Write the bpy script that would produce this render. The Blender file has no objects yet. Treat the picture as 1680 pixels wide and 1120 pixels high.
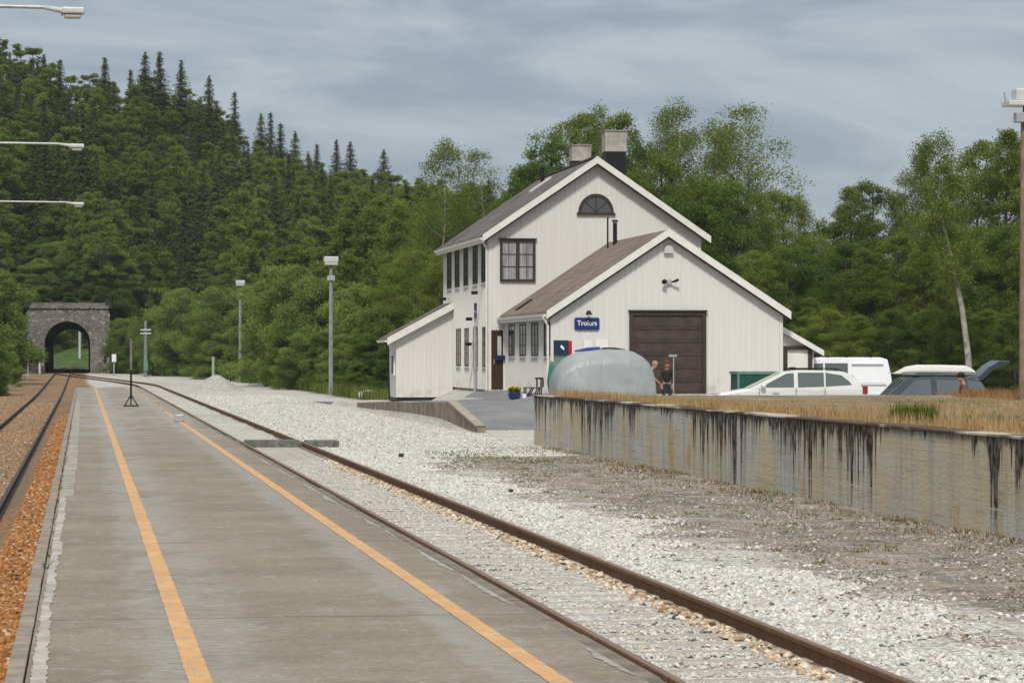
import bpy, math, random
import numpy as np
from mathutils import Vector, Matrix
R = math.radians
S = bpy.context.scene
C = S.collection

# ------------------------------------------------------------------ camera
F = 4500.0                                   # focal length in photo pixels (photo 1680 wide)
TH = math.atan(703.0 / F)
CT, ST = math.cos(TH), math.sin(TH)
CZ = 1.75
cd = bpy.data.cameras.new('camera')
cd.sensor_width = 36.0
cd.lens = F / 1680.0 * 36.0
cd.shift_y = 23.0 / 1680.0
cd.clip_start = 0.5
cd.clip_end = 6000
cam = bpy.data.objects.new('camera', cd)
cam.location = (0, 0, CZ)
cam.rotation_euler = (R(90), 0, -TH)
C.objects.link(cam)
S.camera = cam

# ------------------------------------------------------------------ light, sky
SUN_EL, SUN_AZ = 48.0, 194.0                 # azimuth clockwise from +Y (behind the camera)
sd = bpy.data.lights.new('sun', 'SUN')
sd.energy = 2.6
sd.angle = R(8)
sd.color = (1.0, 0.955, 0.88)
sun = bpy.data.objects.new('sun', sd)
a = R(SUN_AZ)
dirv = Vector((math.sin(a) * math.cos(R(SUN_EL)), math.cos(a) * math.cos(R(SUN_EL)), math.sin(R(SUN_EL))))
sun.rotation_euler = dirv.to_track_quat('Z', 'Y').to_euler()
C.objects.link(sun)
S.view_settings.view_transform = 'Standard'
S.view_settings.look = 'None'
S.view_settings.exposure = 0.0
S.view_settings.gamma = 1.0
S.cycles.use_denoising = True
S.cycles.max_bounces = 5
S.cycles.transparent_max_bounces = 6


class Nd:
    """small node helper"""
    def __init__(s, tree):
        s.t = tree
        s.n = tree.nodes
        s.l = tree.links

    def put(s, sock, v):
        if isinstance(v, bpy.types.NodeSocket):
            s.l.new(v, sock)
        else:
            if sock.type == 'RGBA' and len(v) == 3:
                v = (*v, 1)
            sock.default_value = v

    def m(s, op, a, b=0.0, c=None, clamp=False):
        n = s.n.new('ShaderNodeMath')
        n.operation = op
        n.use_clamp = clamp
        s.put(n.inputs[0], a)
        s.put(n.inputs[1], b)
        if c is not None:
            s.put(n.inputs[2], c)
        return n.outputs[0]

    def mix(s, f, a, b, mode='MIX'):
        n = s.n.new('ShaderNodeMix')
        n.data_type = 'RGBA'
        n.blend_type = mode
        s.put(n.inputs[0], f)
        s.put(n.inputs[6], a)
        s.put(n.inputs[7], b)
        return n.outputs[2]

    def ramp(s, v, lo, hi, a=0.0, b=1.0):
        n = s.n.new('ShaderNodeMapRange')
        n.interpolation_type = 'SMOOTHSTEP'
        s.put(n.inputs[0], v)
        for i, q in enumerate((lo, hi, a, b)):
            s.put(n.inputs[i + 1], q)
        return n.outputs[0]

    def coord(s, kind='Object'):
        return s.n.new('ShaderNodeTexCoord').outputs[kind]

    def map(s, v, scale=(1, 1, 1), loc=(0, 0, 0)):
        n = s.n.new('ShaderNodeMapping')
        s.put(n.inputs[0], v)
        n.inputs[1].default_value = loc
        n.inputs[3].default_value = scale
        return n.outputs[0]

    def noise(s, v, scale=1.0, detail=4.0, rough=0.55, dist=0.0, col=False):
        n = s.n.new('ShaderNodeTexNoise')
        s.put(n.inputs['Vector'], v)
        n.inputs['Scale'].default_value = scale
        n.inputs['Detail'].default_value = detail
        n.inputs['Roughness'].default_value = rough
        n.inputs['Distortion'].default_value = dist
        return n.outputs[1 if col else 0]

    def vor(s, v, scale=1.0, out='Color'):
        n = s.n.new('ShaderNodeTexVoronoi')
        s.put(n.inputs['Vector'], v)
        n.inputs['Scale'].default_value = scale
        return n.outputs[out]

    def sep(s, v):
        n = s.n.new('ShaderNodeSeparateXYZ')
        s.put(n.inputs[0], v)
        return n.outputs

    def comb(s, x, y, z):
        n = s.n.new('ShaderNodeCombineXYZ')
        for i, q in enumerate((x, y, z)):
            s.put(n.inputs[i], q)
        return n.outputs[0]

    def bump(s, h, strength=0.5, dist=0.02):
        n = s.n.new('ShaderNodeBump')
        n.inputs['Strength'].default_value = strength
        n.inputs['Distance'].default_value = dist
        s.put(n.inputs['Height'], h)
        return n.outputs[0]


# world: Nishita sky seen between layers of cloud
w = bpy.data.worlds.new('World')
S.world = w
w.use_nodes = True
N = Nd(w.node_tree)
bg = w.node_tree.nodes['Background']
sky = w.node_tree.nodes.new('ShaderNodeTexSky')
sky.sky_type = 'NISHITA'
sky.sun_disc = False
sky.sun_elevation = R(SUN_EL)
sky.sun_rotation = R(SUN_AZ)
d = N.sep(N.coord('Generated'))
az = N.m('ARCTAN2', d[0], d[1])
el = N.m('ARCSINE', d[2])
v1 = N.comb(N.m('MULTIPLY', az, 9.0), N.m('MULTIPLY', N.m('ADD', el, N.m('MULTIPLY', az, 0.06)), 36.0), 5.3)
v2 = N.comb(N.m('MULTIPLY', az, 26.0), N.m('MULTIPLY', el, 85.0), 7.7)
n1 = N.noise(v1, 1.0, 8, 0.56, 0.6)
n2 = N.noise(v2, 1.0, 4, 0.55, 0.2)
nn = N.m('ADD', N.m('MULTIPLY', n1, 0.86), N.m('MULTIPLY', n2, 0.14))
cf = N.ramp(nn, 0.35, 0.66)
zen = N.ramp(el, 0.05, 1.1, 1.0, 2.15)
hor = N.ramp(el, 0.0, 0.08, 0.12, 0.0)
dark = (2.45, 2.95, 3.6, 1)
light = (4.2, 4.55, 4.95, 1)
cl = N.mix(N.m('ADD', cf, hor, clamp=True), dark, light)
cl = N.mix(1.0, cl, N.comb(zen, N.ramp(el, 0.05, 1.1, 1.0, 1.95), N.ramp(el, 0.05, 1.1, 1.0, 1.7)), 'MULTIPLY')
skyc = N.mix(0.88, sky.outputs[0], cl)
w.node_tree.links.new(skyc, bg.inputs[0])
bg.inputs[1].default_value = 0.115


# ------------------------------------------------------------------ pixel -> world helpers (measured from the photo)
def atY(x, y, Y):
    u = (x - 840) / F
    D = Y / (CT - u * ST)
    return D * (ST + u * CT), CZ + D * (583 - y) / F


def atX(x, y, X):
    u = (x - 840) / F
    D = X / (ST + u * CT)
    return D * (CT - u * ST), CZ + D * (583 - y) / F


def atD(x, y, D):
    u = (x - 840) / F
    return Vector((D * (ST + u * CT), D * (CT - u * ST), CZ + D * (583 - y) / F))


def sst(v, a, b):
    t = min(1.0, max(0.0, (v - a) / (b - a)))
    return t * t * (3 - 2 * t)


# ------------------------------------------------------------------ object helpers
def tag(o, label=None, cat=None, group=None, kind=None):
    if label: o['label'] = label
    if cat: o['category'] = cat
    if group: o['group'] = group
    if kind: o['kind'] = kind
    return o


def empty(name, loc=(0, 0, 0), rz=0.0, label=None, cat=None, group=None):
    o = bpy.data.objects.new(name, None)
    o.empty_display_size = 0.2
    C.objects.link(o)
    o.location = loc
    o.rotation_euler = (0, 0, rz)
    return tag(o, label, cat, group)


def wloc(o):
    p = Vector((0, 0, 0))
    while o is not None:
        p = p + o.location
        o = o.parent
    return p


def copy_tree(o, parent=None):
    c = o.copy()
    C.objects.link(c)
    c.parent = parent
    for ch in o.children:
        if ch is not c:
            copy_tree(ch, c)
    return c


class MB:
    def __init__(s):
        s.v = []
        s.f = []

    def add(s, vs, fs):
        k = len(s.v)
        s.v.extend([tuple(p) for p in vs])
        s.f.extend([tuple(i + k for i in f) for f in fs])
        return s

    def box(s, x0, x1, y0, y1, z0, z1):
        vs = [(x, y, z) for z in (z0, z1) for y in (y0, y1) for x in (x0, x1)]
        return s.add(vs, [(0, 2, 3, 1), (4, 5, 7, 6), (0, 1, 5, 4), (2, 6, 7, 3), (0, 4, 6, 2), (1, 3, 7, 5)])

    def prismY(s, pts, y0, y1):
        """polygon in x,z (counter-clockwise seen from -y) extruded along y"""
        n = len(pts)
        vs = [(p[0], y0, p[1]) for p in pts] + [(p[0], y1, p[1]) for p in pts]
        fs = [tuple(range(n)), tuple(range(2 * n - 1, n - 1, -1))]
        fs += [(i, i + n, (i + 1) % n + n, (i + 1) % n) for i in range(n)]
        return s.add(vs, fs)

    def prismX(s, pts, x0, x1):
        n = len(pts)
        vs = [(x0, p[0], p[1]) for p in pts] + [(x1, p[0], p[1]) for p in pts]
        fs = [tuple(range(n - 1, -1, -1)), tuple(range(n, 2 * n))]
        fs += [(i, (i + 1) % n, (i + 1) % n + n, i + n) for i in range(n)]
        return s.add(vs, fs)

    def prismZ(s, pts, z0, z1):
        n = len(pts)
        vs = [(p[0], p[1], z0) for p in pts] + [(p[0], p[1], z1) for p in pts]
        fs = [tuple(range(n - 1, -1, -1)), tuple(range(n, 2 * n))]
        fs += [(i, (i + 1) % n, (i + 1) % n + n, i + n) for i in range(n)]
        return s.add(vs, fs)

    def tube(s, pts, rad, seg=8, cap=True):
        pts = [Vector(p) for p in pts]
        if not isinstance(rad, (list, tuple)):
            rad = [rad] * len(pts)
        rings = []
        for i, p in enumerate(pts):
            t = (pts[min(i + 1, len(pts) - 1)] - pts[max(i - 1, 0)]).normalized()
            up = Vector((0, 0, 1)) if abs(t.z) < 0.95 else Vector((0, 1, 0))
            a = t.cross(up).normalized()
            b = t.cross(a).normalized()
            rings.append([p + (a * math.cos(k * 2 * math.pi / seg) + b * math.sin(k * 2 * math.pi / seg)) * rad[i] for k in range(seg)])
        vs = [q for r in rings for q in r]
        fs = []
        for i in range(len(pts) - 1):
            for k in range(seg):
                fs.append((i * seg + k, (i + 1) * seg + k, (i + 1) * seg + (k + 1) % seg, i * seg + (k + 1) % seg))
        if cap:
            fs.append(tuple(range(seg)))
            fs.append(tuple(range((len(pts) - 1) * seg + seg - 1, (len(pts) - 1) * seg - 1, -1)))
        return s.add(vs, fs)

    def ball(s, c, r, nu=12, nv=8, jit=0.0, rng=None):
        if not isinstance(r, (list, tuple)): r = (r, r, r)
        vs = [(c[0], c[1], c[2] + r[2])]
        for j in range(1, nv):
            ph = math.pi * j / nv
            for i in range(nu):
                t = 2 * math.pi * i / nu
                k = 1 + (rng.uniform(-jit, jit) if rng else 0)
                vs.append((c[0] + r[0] * k * math.sin(ph) * math.cos(t), c[1] + r[1] * k * math.sin(ph) * math.sin(t), c[2] + r[2] * k * math.cos(ph)))
        vs.append((c[0], c[1], c[2] - r[2]))
        fs = [(0, 1 + i, 1 + (i + 1) % nu) for i in range(nu)]
        for j in range(nv - 2):
            for i in range(nu):
                fs.append((1 + j * nu + i, 1 + (j + 1) * nu + i, 1 + (j + 1) * nu + (i + 1) % nu, 1 + j * nu + (i + 1) % nu))
        L = len(vs) - 1
        fs += [(L, 1 + (nv - 2) * nu + (i + 1) % nu, 1 + (nv - 2) * nu + i) for i in range(nu)]
        return s.add(vs, fs)

    def build(s, name, mat, parent=None, world=True, smooth=False, bevel=0.0, link=True):
        off = wloc(parent) if (parent is not None and world) else Vector((0, 0, 0))
        me = bpy.data.meshes.new(name)
        me.from_pydata([(p[0] - off.x, p[1] - off.y, p[2] - off.z) for p in s.v], [], s.f)
        me.update()
        if mat: me.materials.append(mat)
        if smooth:
            me.polygons.foreach_set('use_smooth', [True] * len(me.polygons))
        o = bpy.data.objects.new(name, me)
        if link: C.objects.link(o)
        o.parent = parent
        if bevel:
            b = o.modifiers.new('bevel', 'BEVEL')
            b.width = bevel
            b.segments = 2
            b.limit_method = 'ANGLE'
            b.angle_limit = R(35)
        return o


def np_mesh(name, verts, nper, mat, parent=None, link=True):
    """verts (N*nper,3): every nper vertices are one face"""
    verts = np.asarray(verts, dtype=np.float32).reshape(-1, 3)
    nv = len(verts)
    nf = nv // nper
    me = bpy.data.meshes.new(name)
    me.vertices.add(nv)
    me.vertices.foreach_set('co', verts.ravel())
    me.loops.add(nv)
    me.loops.foreach_set('vertex_index', np.arange(nv, dtype=np.int32))
    me.polygons.add(nf)
    me.polygons.foreach_set('loop_start', np.arange(0, nv, nper, dtype=np.int32))
    me.update(calc_edges=True)
    me.materials.append(mat)
    o = bpy.data.objects.new(name, me)
    if link: C.objects.link(o)
    o.parent = parent
    return o


def idx_mesh(name, verts, tris, mat, parent=None, smooth=False):
    me = bpy.data.meshes.new(name)
    nv, nf = len(verts), len(tris)
    me.vertices.add(nv)
    me.vertices.foreach_set('co', np.asarray(verts, np.float32).ravel())
    me.loops.add(nf * 3)
    me.loops.foreach_set('vertex_index', np.asarray(tris, np.int32).ravel())
    me.polygons.add(nf)
    me.polygons.foreach_set('loop_start', np.arange(0, nf * 3, 3, dtype=np.int32))
    me.update(calc_edges=True)
    me.materials.append(mat)
    o = bpy.data.objects.new(name, me)
    C.objects.link(o)
    o.parent = parent
    return o


# ------------------------------------------------------------------ materials
def newmat(name):
    m = bpy.data.materials.new(name)
    m.use_nodes = True
    n = Nd(m.node_tree)
    b = m.node_tree.nodes['Principled BSDF']
    return m, n, b


def plain(name, col, rough=0.6, metal=0.0, var=0.12, scale=3.0, spec=0.3, bump=0.0, bscale=30.0):
    m, n, b = newmat(name)
    co = n.coord('Object')
    f = n.ramp(n.noise(co, scale, 5, 0.6), 0.3, 0.7)
    c1 = tuple(c * (1 - var) for c in col)
    c2 = tuple(min(1, c * (1 + var)) for c in col)
    n.put(b.inputs['Base Color'], n.mix(f, c1, c2))
    b.inputs['Roughness'].default_value = rough
    b.inputs['Metallic'].default_value = metal
    b.inputs['Specular IOR Level'].default_value = spec
    if bump:
        n.put(b.inputs['Normal'], n.bump(n.noise(co, bscale, 4, 0.6), bump, 0.01))
    return m


M = {}
M['white_wood'] = None


def siding(name, col):
    m, n, b = newmat(name)
    co = n.coord('Object')
    s = n.sep(co)
    g = n.noise(n.map(co, (6, 6, 0.35)), 1.0, 4, 0.6)
    f = n.ramp(g, 0.35, 0.75)
    c = n.mix(f, col, tuple(q * 0.95 for q in col))
    dirt = n.m('MULTIPLY', n.ramp(s[2], 0.9, 0.2), n.ramp(n.noise(co, 2.2, 4, 0.6), 0.4, 0.7))
    c = n.mix(n.m('MULTIPLY', dirt, 0.35), c, (0.30, 0.28, 0.22))
    n.put(b.inputs['Base Color'], c)
    b.inputs['Roughness'].default_value = 0.65
    b.inputs['Specular IOR Level'].default_value = 0.2
    return m


M['siding'] = siding('siding paint', (0.70, 0.685, 0.65))
M['trim'] = plain('trim paint', (0.74, 0.72, 0.67), 0.6, var=0.06)
M['brown'] = plain('brown paint', (0.050, 0.036, 0.028), 0.5, var=0.2, scale=6)
M['door_brown'] = plain('door brown', (0.047, 0.025, 0.014), 0.45, var=0.25, scale=5)
M['concrete'] = plain('concrete', (0.27, 0.25, 0.22), 0.9, var=0.3, scale=1.8, bump=0.4)
M['concrete_light'] = plain('pale concrete', (0.42, 0.39, 0.34), 0.9, var=0.25, scale=2.5, bump=0.4)
M['black'] = plain('black metal', (0.012, 0.012, 0.013), 0.5)
M['grey_metal'] = plain('galvanised steel', (0.42, 0.43, 0.44), 0.5, 0.3, var=0.15, scale=4)
M['pale_metal'] = plain('pale lamp metal', (0.62, 0.62, 0.60), 0.45, 0.1, var=0.12, scale=3)
M['pole_wood'] = plain('weathered pole wood', (0.20, 0.165, 0.135), 0.85, var=0.3, scale=5)
M['lamp_glass'] = plain('lamp glass', (0.50, 0.50, 0.48), 0.2, var=0.1, spec=0.6)
M['white_paint'] = plain('white paint', (0.80, 0.80, 0.79), 0.35, var=0.04, spec=0.5)
M['rubber'] = plain('rubber', (0.015, 0.015, 0.015), 0.8)
M['blue_sign'] = plain('blue sign enamel', (0.018, 0.04, 0.17), 0.35, var=0.08)
M['navy'] = plain('navy panel', (0.02, 0.035, 0.07), 0.4, var=0.1)
M['red'] = plain('red panel', (0.42, 0.02, 0.04), 0.4, var=0.1)
M['letters'] = plain('white lettering', (0.85, 0.85, 0.87), 0.5, var=0.02)
M['green_pole'] = plain('green steel', (0.19, 0.24, 0.20), 0.6, var=0.15)
M['orange_paint'] = None


def glass(name, col=(0.02, 0.022, 0.024), rough=0.08):
    m, n, b = newmat(name)
    b.inputs['Base Color'].default_value = (*col, 1)
    b.inputs['Roughness'].default_value = rough
    b.inputs['Specular IOR Level'].default_value = 0.6
    return m


M['glass'] = glass('dark window glass', (0.016, 0.013, 0.012), 0.15)


def curtain():
    m, n, b = newmat('net curtain behind glass')
    co = n.coord('Object')
    f = n.ramp(n.noise(n.map(co, (9, 9, 0.8)), 1.0, 3, 0.5), 0.3, 0.7)
    n.put(b.inputs['Base Color'], n.mix(f, (0.20, 0.20, 0.21), (0.42, 0.42, 0.43)))
    b.inputs['Roughness'].default_value = 0.2
    return m


M['curtain'] = curtain()


def roofmat(name, c1, c2, c3):
    m, n, b = newmat(name)
    co = n.coord('Object')
    s = n.sep(co)
    rowz = n.m('FRACT', n.m('MULTIPLY', s[2], 5.2))
    line = n.ramp(rowz, 0.0, 0.22, 1.0, 0.0)
    vc = n.sep(n.vor(n.map(co, (3.0, 3.0, 5.2)), 1.0))
    f = n.ramp(n.noise(co, 0.8, 5, 0.6), 0.35, 0.65)
    c = n.mix(f, c1, c2)
    c = n.mix(n.m('MULTIPLY', vc[0], 0.5), c, c3)
    c = n.mix(n.m('MULTIPLY', line, 0.45), c, tuple(q * 0.35 for q in c1))
    n.put(b.inputs['Base Color'], c)
    n.put(b.inputs['Normal'], n.bump(rowz, 0.6, 0.03))
    b.inputs['Roughness'].default_value = 0.8
    b.inputs['Specular IOR Level'].default_value = 0.2
    return m


M['slate'] = roofmat('dark slate', (0.125, 0.112, 0.105), (0.20, 0.183, 0.172), (0.075, 0.067, 0.063))
M['slate_brown'] = roofmat('brown slate', (0.20, 0.155, 0.128), (0.28, 0.225, 0.19), (0.13, 0.10, 0.083))


def fleck_ground(name, zones=True):
    """one ground material: white gravel, dirt, rust-stained ballast, grass, by place with ragged borders"""
    m, n, b = newmat(name)
    co = n.coord('Object')
    s = n.sep(co)
    X, Y = s[0], s[1]
    wob = n.m('MULTIPLY', n.m('SUBTRACT', n.noise(co, 0.35, 6, 0.62), 0.5), 4.2)
    fine = n.m('MULTIPLY', n.m('SUBTRACT', n.noise(co, 2.6, 5, 0.65), 0.5), 1.6)
    wx = n.m('ADD', n.m('ADD', X, wob), fine)
    # gravel
    vc = n.sep(n.vor(n.map(co, (17, 17, 17)), 1.0))
    vd = n.vor(n.map(co, (17, 17, 17)), 1.0, 'Distance')
    big = n.ramp(n.noise(co, 0.5, 5, 0.6), 0.35, 0.68)
    gcol = n.mix(vc[0], (0.50, 0.475, 0.43), (0.76, 0.74, 0.69))
    gcol = n.mix(n.m('MULTIPLY', n.ramp(vc[1], 0.90, 0.97), 0.8), gcol, (0.10, 0.10, 0.10))
    gcol = n.mix(n.m('MULTIPLY', big, 0.30), gcol, (0.40, 0.37, 0.32))
    gcol = n.mix(n.m('MULTIPLY', n.ramp(vd, 0.45, 0.75), 0.5), gcol, (0.16, 0.145, 0.125))
    gcol = n.mix(n.m('MULTIPLY', n.ramp(n.noise(n.map(co, (0.22, 0.05, 1)), 1.0, 4, 0.6), 0.52, 0.66), 0.30), gcol, (0.30, 0.28, 0.25))
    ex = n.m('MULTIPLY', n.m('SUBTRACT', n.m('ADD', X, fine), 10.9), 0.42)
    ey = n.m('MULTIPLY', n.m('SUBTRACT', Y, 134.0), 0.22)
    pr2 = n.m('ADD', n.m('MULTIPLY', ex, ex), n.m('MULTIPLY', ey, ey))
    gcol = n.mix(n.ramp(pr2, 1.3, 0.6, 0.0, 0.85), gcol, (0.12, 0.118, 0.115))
    # dirt strip
    dn = n.noise(co, 0.9, 7, 0.7)
    dcol = n.mix(n.ramp(dn, 0.34, 0.66), (0.14, 0.115, 0.09), (0.36, 0.305, 0.245))
    dcol = n.mix(n.m('MULTIPLY', n.ramp(n.noise(n.map(co, (1, 0.35, 1)), 1.6, 6, 0.7), 0.50, 0.62), 0.7), dcol, (0.17, 0.16, 0.15))
    dcol = n.mix(n.m('MULTIPLY', n.ramp(n.noise(n.map(co, (1, 1, 1), (9, 4, 0)), 3.0, 6, 0.75), 0.52, 0.64), 0.75), dcol, (0.52, 0.49, 0.45))
    dcol = n.mix(n.m('MULTIPLY', n.ramp(n.noise(n.map(co, (1, 1, 1), (2, 14, 0)), 0.7, 6, 0.7), 0.55, 0.68), 0.6), dcol, (0.20, 0.115, 0.06))
    dfn = n.noise(co, 16, 5, 0.8)
    dcol = n.mix(n.m('MULTIPLY', n.ramp(dfn, 0.50, 0.58), 0.55), dcol, (0.46, 0.42, 0.36))
    dcol = n.mix(n.m('MULTIPLY', n.ramp(dfn, 0.46, 0.38), 0.6), dcol, (0.09, 0.07, 0.055))
    dirt = n.m('MULTIPLY', n.ramp(wx, 7.2, 8.3), n.ramp(n.m('ADD', Y, n.m('MULTIPLY', wob, 3.0)), 70, 60))
    c = n.mix(dirt, gcol, dcol)
    # grass and weeds beyond the yard
    gn = n.noise(co, 1.1, 6, 0.7)
    grass = n.mix(n.ramp(gn, 0.35, 0.65), (0.045, 0.06, 0.022), (0.15, 0.15, 0.06))
    far = n.m('ADD', wx, n.ramp(Y, 120, 135, -30, 0))
    gm = n.m('MAXIMUM', n.ramp(far, 13.4, 14.8), n.ramp(n.m('ADD', wx, n.ramp(Y, 60, 150, -4.0, 0.5)), -5.6, -6.6))
    c = n.mix(gm, c, grass)
    # rust-stained ballast on the left of the platform and round the tunnel end
    oc = n.mix(vc[0], (0.20, 0.105, 0.05), (0.42, 0.26, 0.14))
    oc = n.mix(n.m('MULTIPLY', n.ramp(vc[1], 0.80, 0.9), 0.7), oc, (0.06, 0.04, 0.03))
    oc = n.mix(n.m('MULTIPLY', n.ramp(vc[2], 0.93, 0.98), 0.7), oc, (0.55, 0.47, 0.38))
    oc = n.mix(n.m('MULTIPLY', n.ramp(n.noise(n.map(co, (1, 0.12, 1)), 0.9, 5, 0.6), 0.42, 0.60), 0.80), oc, (0.20, 0.155, 0.115))
    om = n.m('MULTIPLY', n.ramp(n.m('ADD', X, n.m('MULTIPLY', fine, 0.6)), n.ramp(Y, 150, 230, 2.6, 0.6), n.ramp(Y, 150, 230, 2.2, 0.0)), n.ramp(wx, -6.6, -5.2))
    c = n.mix(om, c, oc)
    n.put(b.inputs['Base Color'], c)
    n.put(b.inputs['Normal'], n.bump(n.m('ADD', n.m('MULTIPLY', vd, -0.6), n.noise(co, 7, 4, 0.7)), 0.9, 0.04))
    b.inputs['Roughness'].default_value = 0.95
    b.inputs['Specular IOR Level'].default_value = 0.1
    return m


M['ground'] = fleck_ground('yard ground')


def stone_mat(name, a, b2, odd, dark=(0.08, 0.08, 0.08)):
    m, n, b = newmat(name)
    g = n.n.new('ShaderNodeNewGeometry').outputs['Random Per Island']
    c = n.mix(g, a, b2)
    h = n.m('FRACT', n.m('MULTIPLY', g, 37.0))
    c = n.mix(n.ramp(h, 0.88, 0.90), c, odd)
    c = n.mix(n.ramp(h, 0.965, 0.97), c, dark)
    n.put(b.inputs['Base Color'], c)
    b.inputs['Roughness'].default_value = 0.9
    b.inputs['Specular IOR Level'].default_value = 0.15
    return m


M['stone_white'] = stone_mat('white gravel stone', (0.42, 0.405, 0.37), (0.76, 0.74, 0.69), (0.48, 0.41, 0.33), (0.14, 0.13, 0.12))
M['stone_bed'] = stone_mat('grey track gravel', (0.44, 0.42, 0.37), (0.68, 0.66, 0.60), (0.52, 0.42, 0.31), (0.20, 0.18, 0.16))
M['stone_rusty'] = stone_mat('rusty edge stone', (0.34, 0.20, 0.11), (0.74, 0.62, 0.46), (0.74, 0.70, 0.62))
M['stone_orange'] = stone_mat('orange ballast stone', (0.20, 0.08, 0.025), (0.50, 0.24, 0.09), (0.55, 0.42, 0.30), (0.05, 0.03, 0.02))


def platform_mat():
    m, n, b = newmat('platform asphalt')
    co = n.coord('Object')
    s = n.sep(co)
    X, Y = s[0], s[1]
    f = n.ramp(n.noise(co, 0.55, 7, 0.65), 0.36, 0.66)
    c = n.mix(f, (0.240, 0.200, 0.150), (0.312, 0.266, 0.206))
    sp = n.noise(n.map(co, (26, 16, 26)), 1.0, 5, 0.8)
    c = n.mix(n.m('MULTIPLY', n.ramp(sp, 0.48, 0.60), 0.45), c, (0.15, 0.13, 0.11))
    sp2 = n.noise(n.map(co, (11, 9, 26), (3, 5, 0)), 1.0, 5, 0.8)
    c = n.mix(n.m('MULTIPLY', n.ramp(sp2, 0.55, 0.63), 0.45), c, (0.42, 0.40, 0.36))
    c = n.mix(n.m('MULTIPLY', n.ramp(n.noise(n.map(co, (4.5, 3.0, 1)), 1.0, 6, 0.75), 0.52, 0.66), 0.35), c, (0.40, 0.385, 0.36))
    # pale worn bands beside the painted lines
    wob = n.m('MULTIPLY', n.m('SUBTRACT', n.noise(n.map(co, (2.5, 1.2, 1)), 1.0, 5, 0.7), 0.5), 0.9)
    xx = n.m('ADD', X, wob)
    streak = n.ramp(n.noise(n.map(co, (5, 14, 1)), 1.0, 5, 0.75), 0.45, 0.56)
    b1 = n.m('MULTIPLY', n.ramp(n.m('ADD', X, n.m('MULTIPLY', wob, 0.7)), 2.12, 2.30), n.m('MULTIPLY', n.ramp(xx, 2.72, 2.45), n.m('ADD', 0.45, n.m('MULTIPLY', streak, 0.55))))
    b2 = n.m('MULTIPLY', n.ramp(xx, 0.25, 0.46), n.ramp(xx, 1.25, 0.80))
    patch = n.m('MULTIPLY', n.ramp(n.noise(n.map(co, (1.2, 0.5, 1)), 1.0, 6, 0.7), 0.36, 0.52), n.m('ADD', 0.25, n.m('MULTIPLY', streak, 0.75)))
    b2 = n.m('MULTIPLY', b2, patch)
    c = n.mix(n.m('MULTIPLY', n.m('MAXIMUM', b1, n.m('MULTIPLY', b2, 1.2), ), 0.68), c, (0.355, 0.35, 0.325))
    c = n.mix(n.m('MULTIPLY', n.ramp(n.m('ADD', Y, n.m('MULTIPLY', wob, 12)), 48, 75), n.m('MULTIPLY', n.ramp(n.noise(n.map(co, (0.9, 0.25, 1)), 1.0, 5, 0.7), 0.40, 0.60), 0.6)), c, (0.37, 0.37, 0.36))
    stri = n.noise(n.map(co, (2.2, 26, 1)), 1.0, 5, 0.75)
    c = n.mix(n.m('MULTIPLY', n.ramp(stri, 0.52, 0.66), 0.30), c, (0.40, 0.375, 0.33))
    c = n.mix(n.m('MULTIPLY', n.ramp(stri, 0.48, 0.34), 0.30), c, (0.12, 0.10, 0.085))
    # joints across
    j = n.m('ABSOLUTE', n.m('SUBTRACT', n.m('FRACT', n.m('MULTIPLY', n.m('ADD', Y, n.m('MULTIPLY', n.noise(co, 1.5, 3), 0.25)), 0.135)), 0.5))
    c = n.mix(n.m('MULTIPLY', n.ramp(j, 0.004, 0.0015), 0.7), c, (0.10, 0.09, 0.08))
    n.put(b.inputs['Base Color'], c)
    n.put(b.inputs['Normal'], n.bump(n.noise(co, 45, 4, 0.7), 0.5, 0.008))
    b.inputs['Roughness'].default_value = 0.9
    b.inputs['Specular IOR Level'].default_value = 0.2
    return m


M['platform'] = platform_mat()


def line_mat():
    m, n, b = newmat('worn orange line paint')
    co = n.coord('Object')
    f = n.ramp(n.noise(n.map(co, (14, 5, 1)), 1.0, 7, 0.8), 0.50, 0.57)
    c = n.mix(n.ramp(n.noise(co, 1.2, 4), 0.3, 0.7), (0.60, 0.32, 0.12), (0.70, 0.40, 0.17))
    yy = n.ramp(n.sep(co)[1], 30, 100, 0.25, 0.95)
    c = n.mix(n.m('MULTIPLY', f, n.m('ADD', 0.6, n.m('MULTIPLY', yy, 0.5)), clamp=True), c, (0.38, 0.31, 0.235))
    n.put(b.inputs['Base Color'], c)
    b.inputs['Roughness'].default_value = 0.8
    return m


M['line'] = line_mat()


def rail_mat(name, side, top, gloss):
    m, n, b = newmat(name)
    co = n.coord('Object')
    nz = n.sep(n.n.new('ShaderNodeNewGeometry').outputs['Normal'])[2]
    c = n.mix(n.ramp(n.noise(co, 9, 5, 0.7), 0.3, 0.7), side, tuple(q * 1.9 for q in side))
    c = n.mix(n.ramp(nz, 0.85, 0.97), c, top)
    n.put(b.inputs['Base Color'], c)
    n.put(b.inputs['Roughness'], n.ramp(nz, 0.85, 0.97, 0.85, gloss))
    n.put(b.inputs['Metallic'], n.ramp(nz, 0.85, 0.97, 0.0, 0.15))
    return m


M['rail_rust'] = rail_mat('rusty rail', (0.10, 0.045, 0.018), (0.21, 0.145, 0.10), 0.5)
M['rail_dark'] = rail_mat('dark used rail', (0.026, 0.018, 0.013), (0.055, 0.042, 0.034), 0.62)


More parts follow.
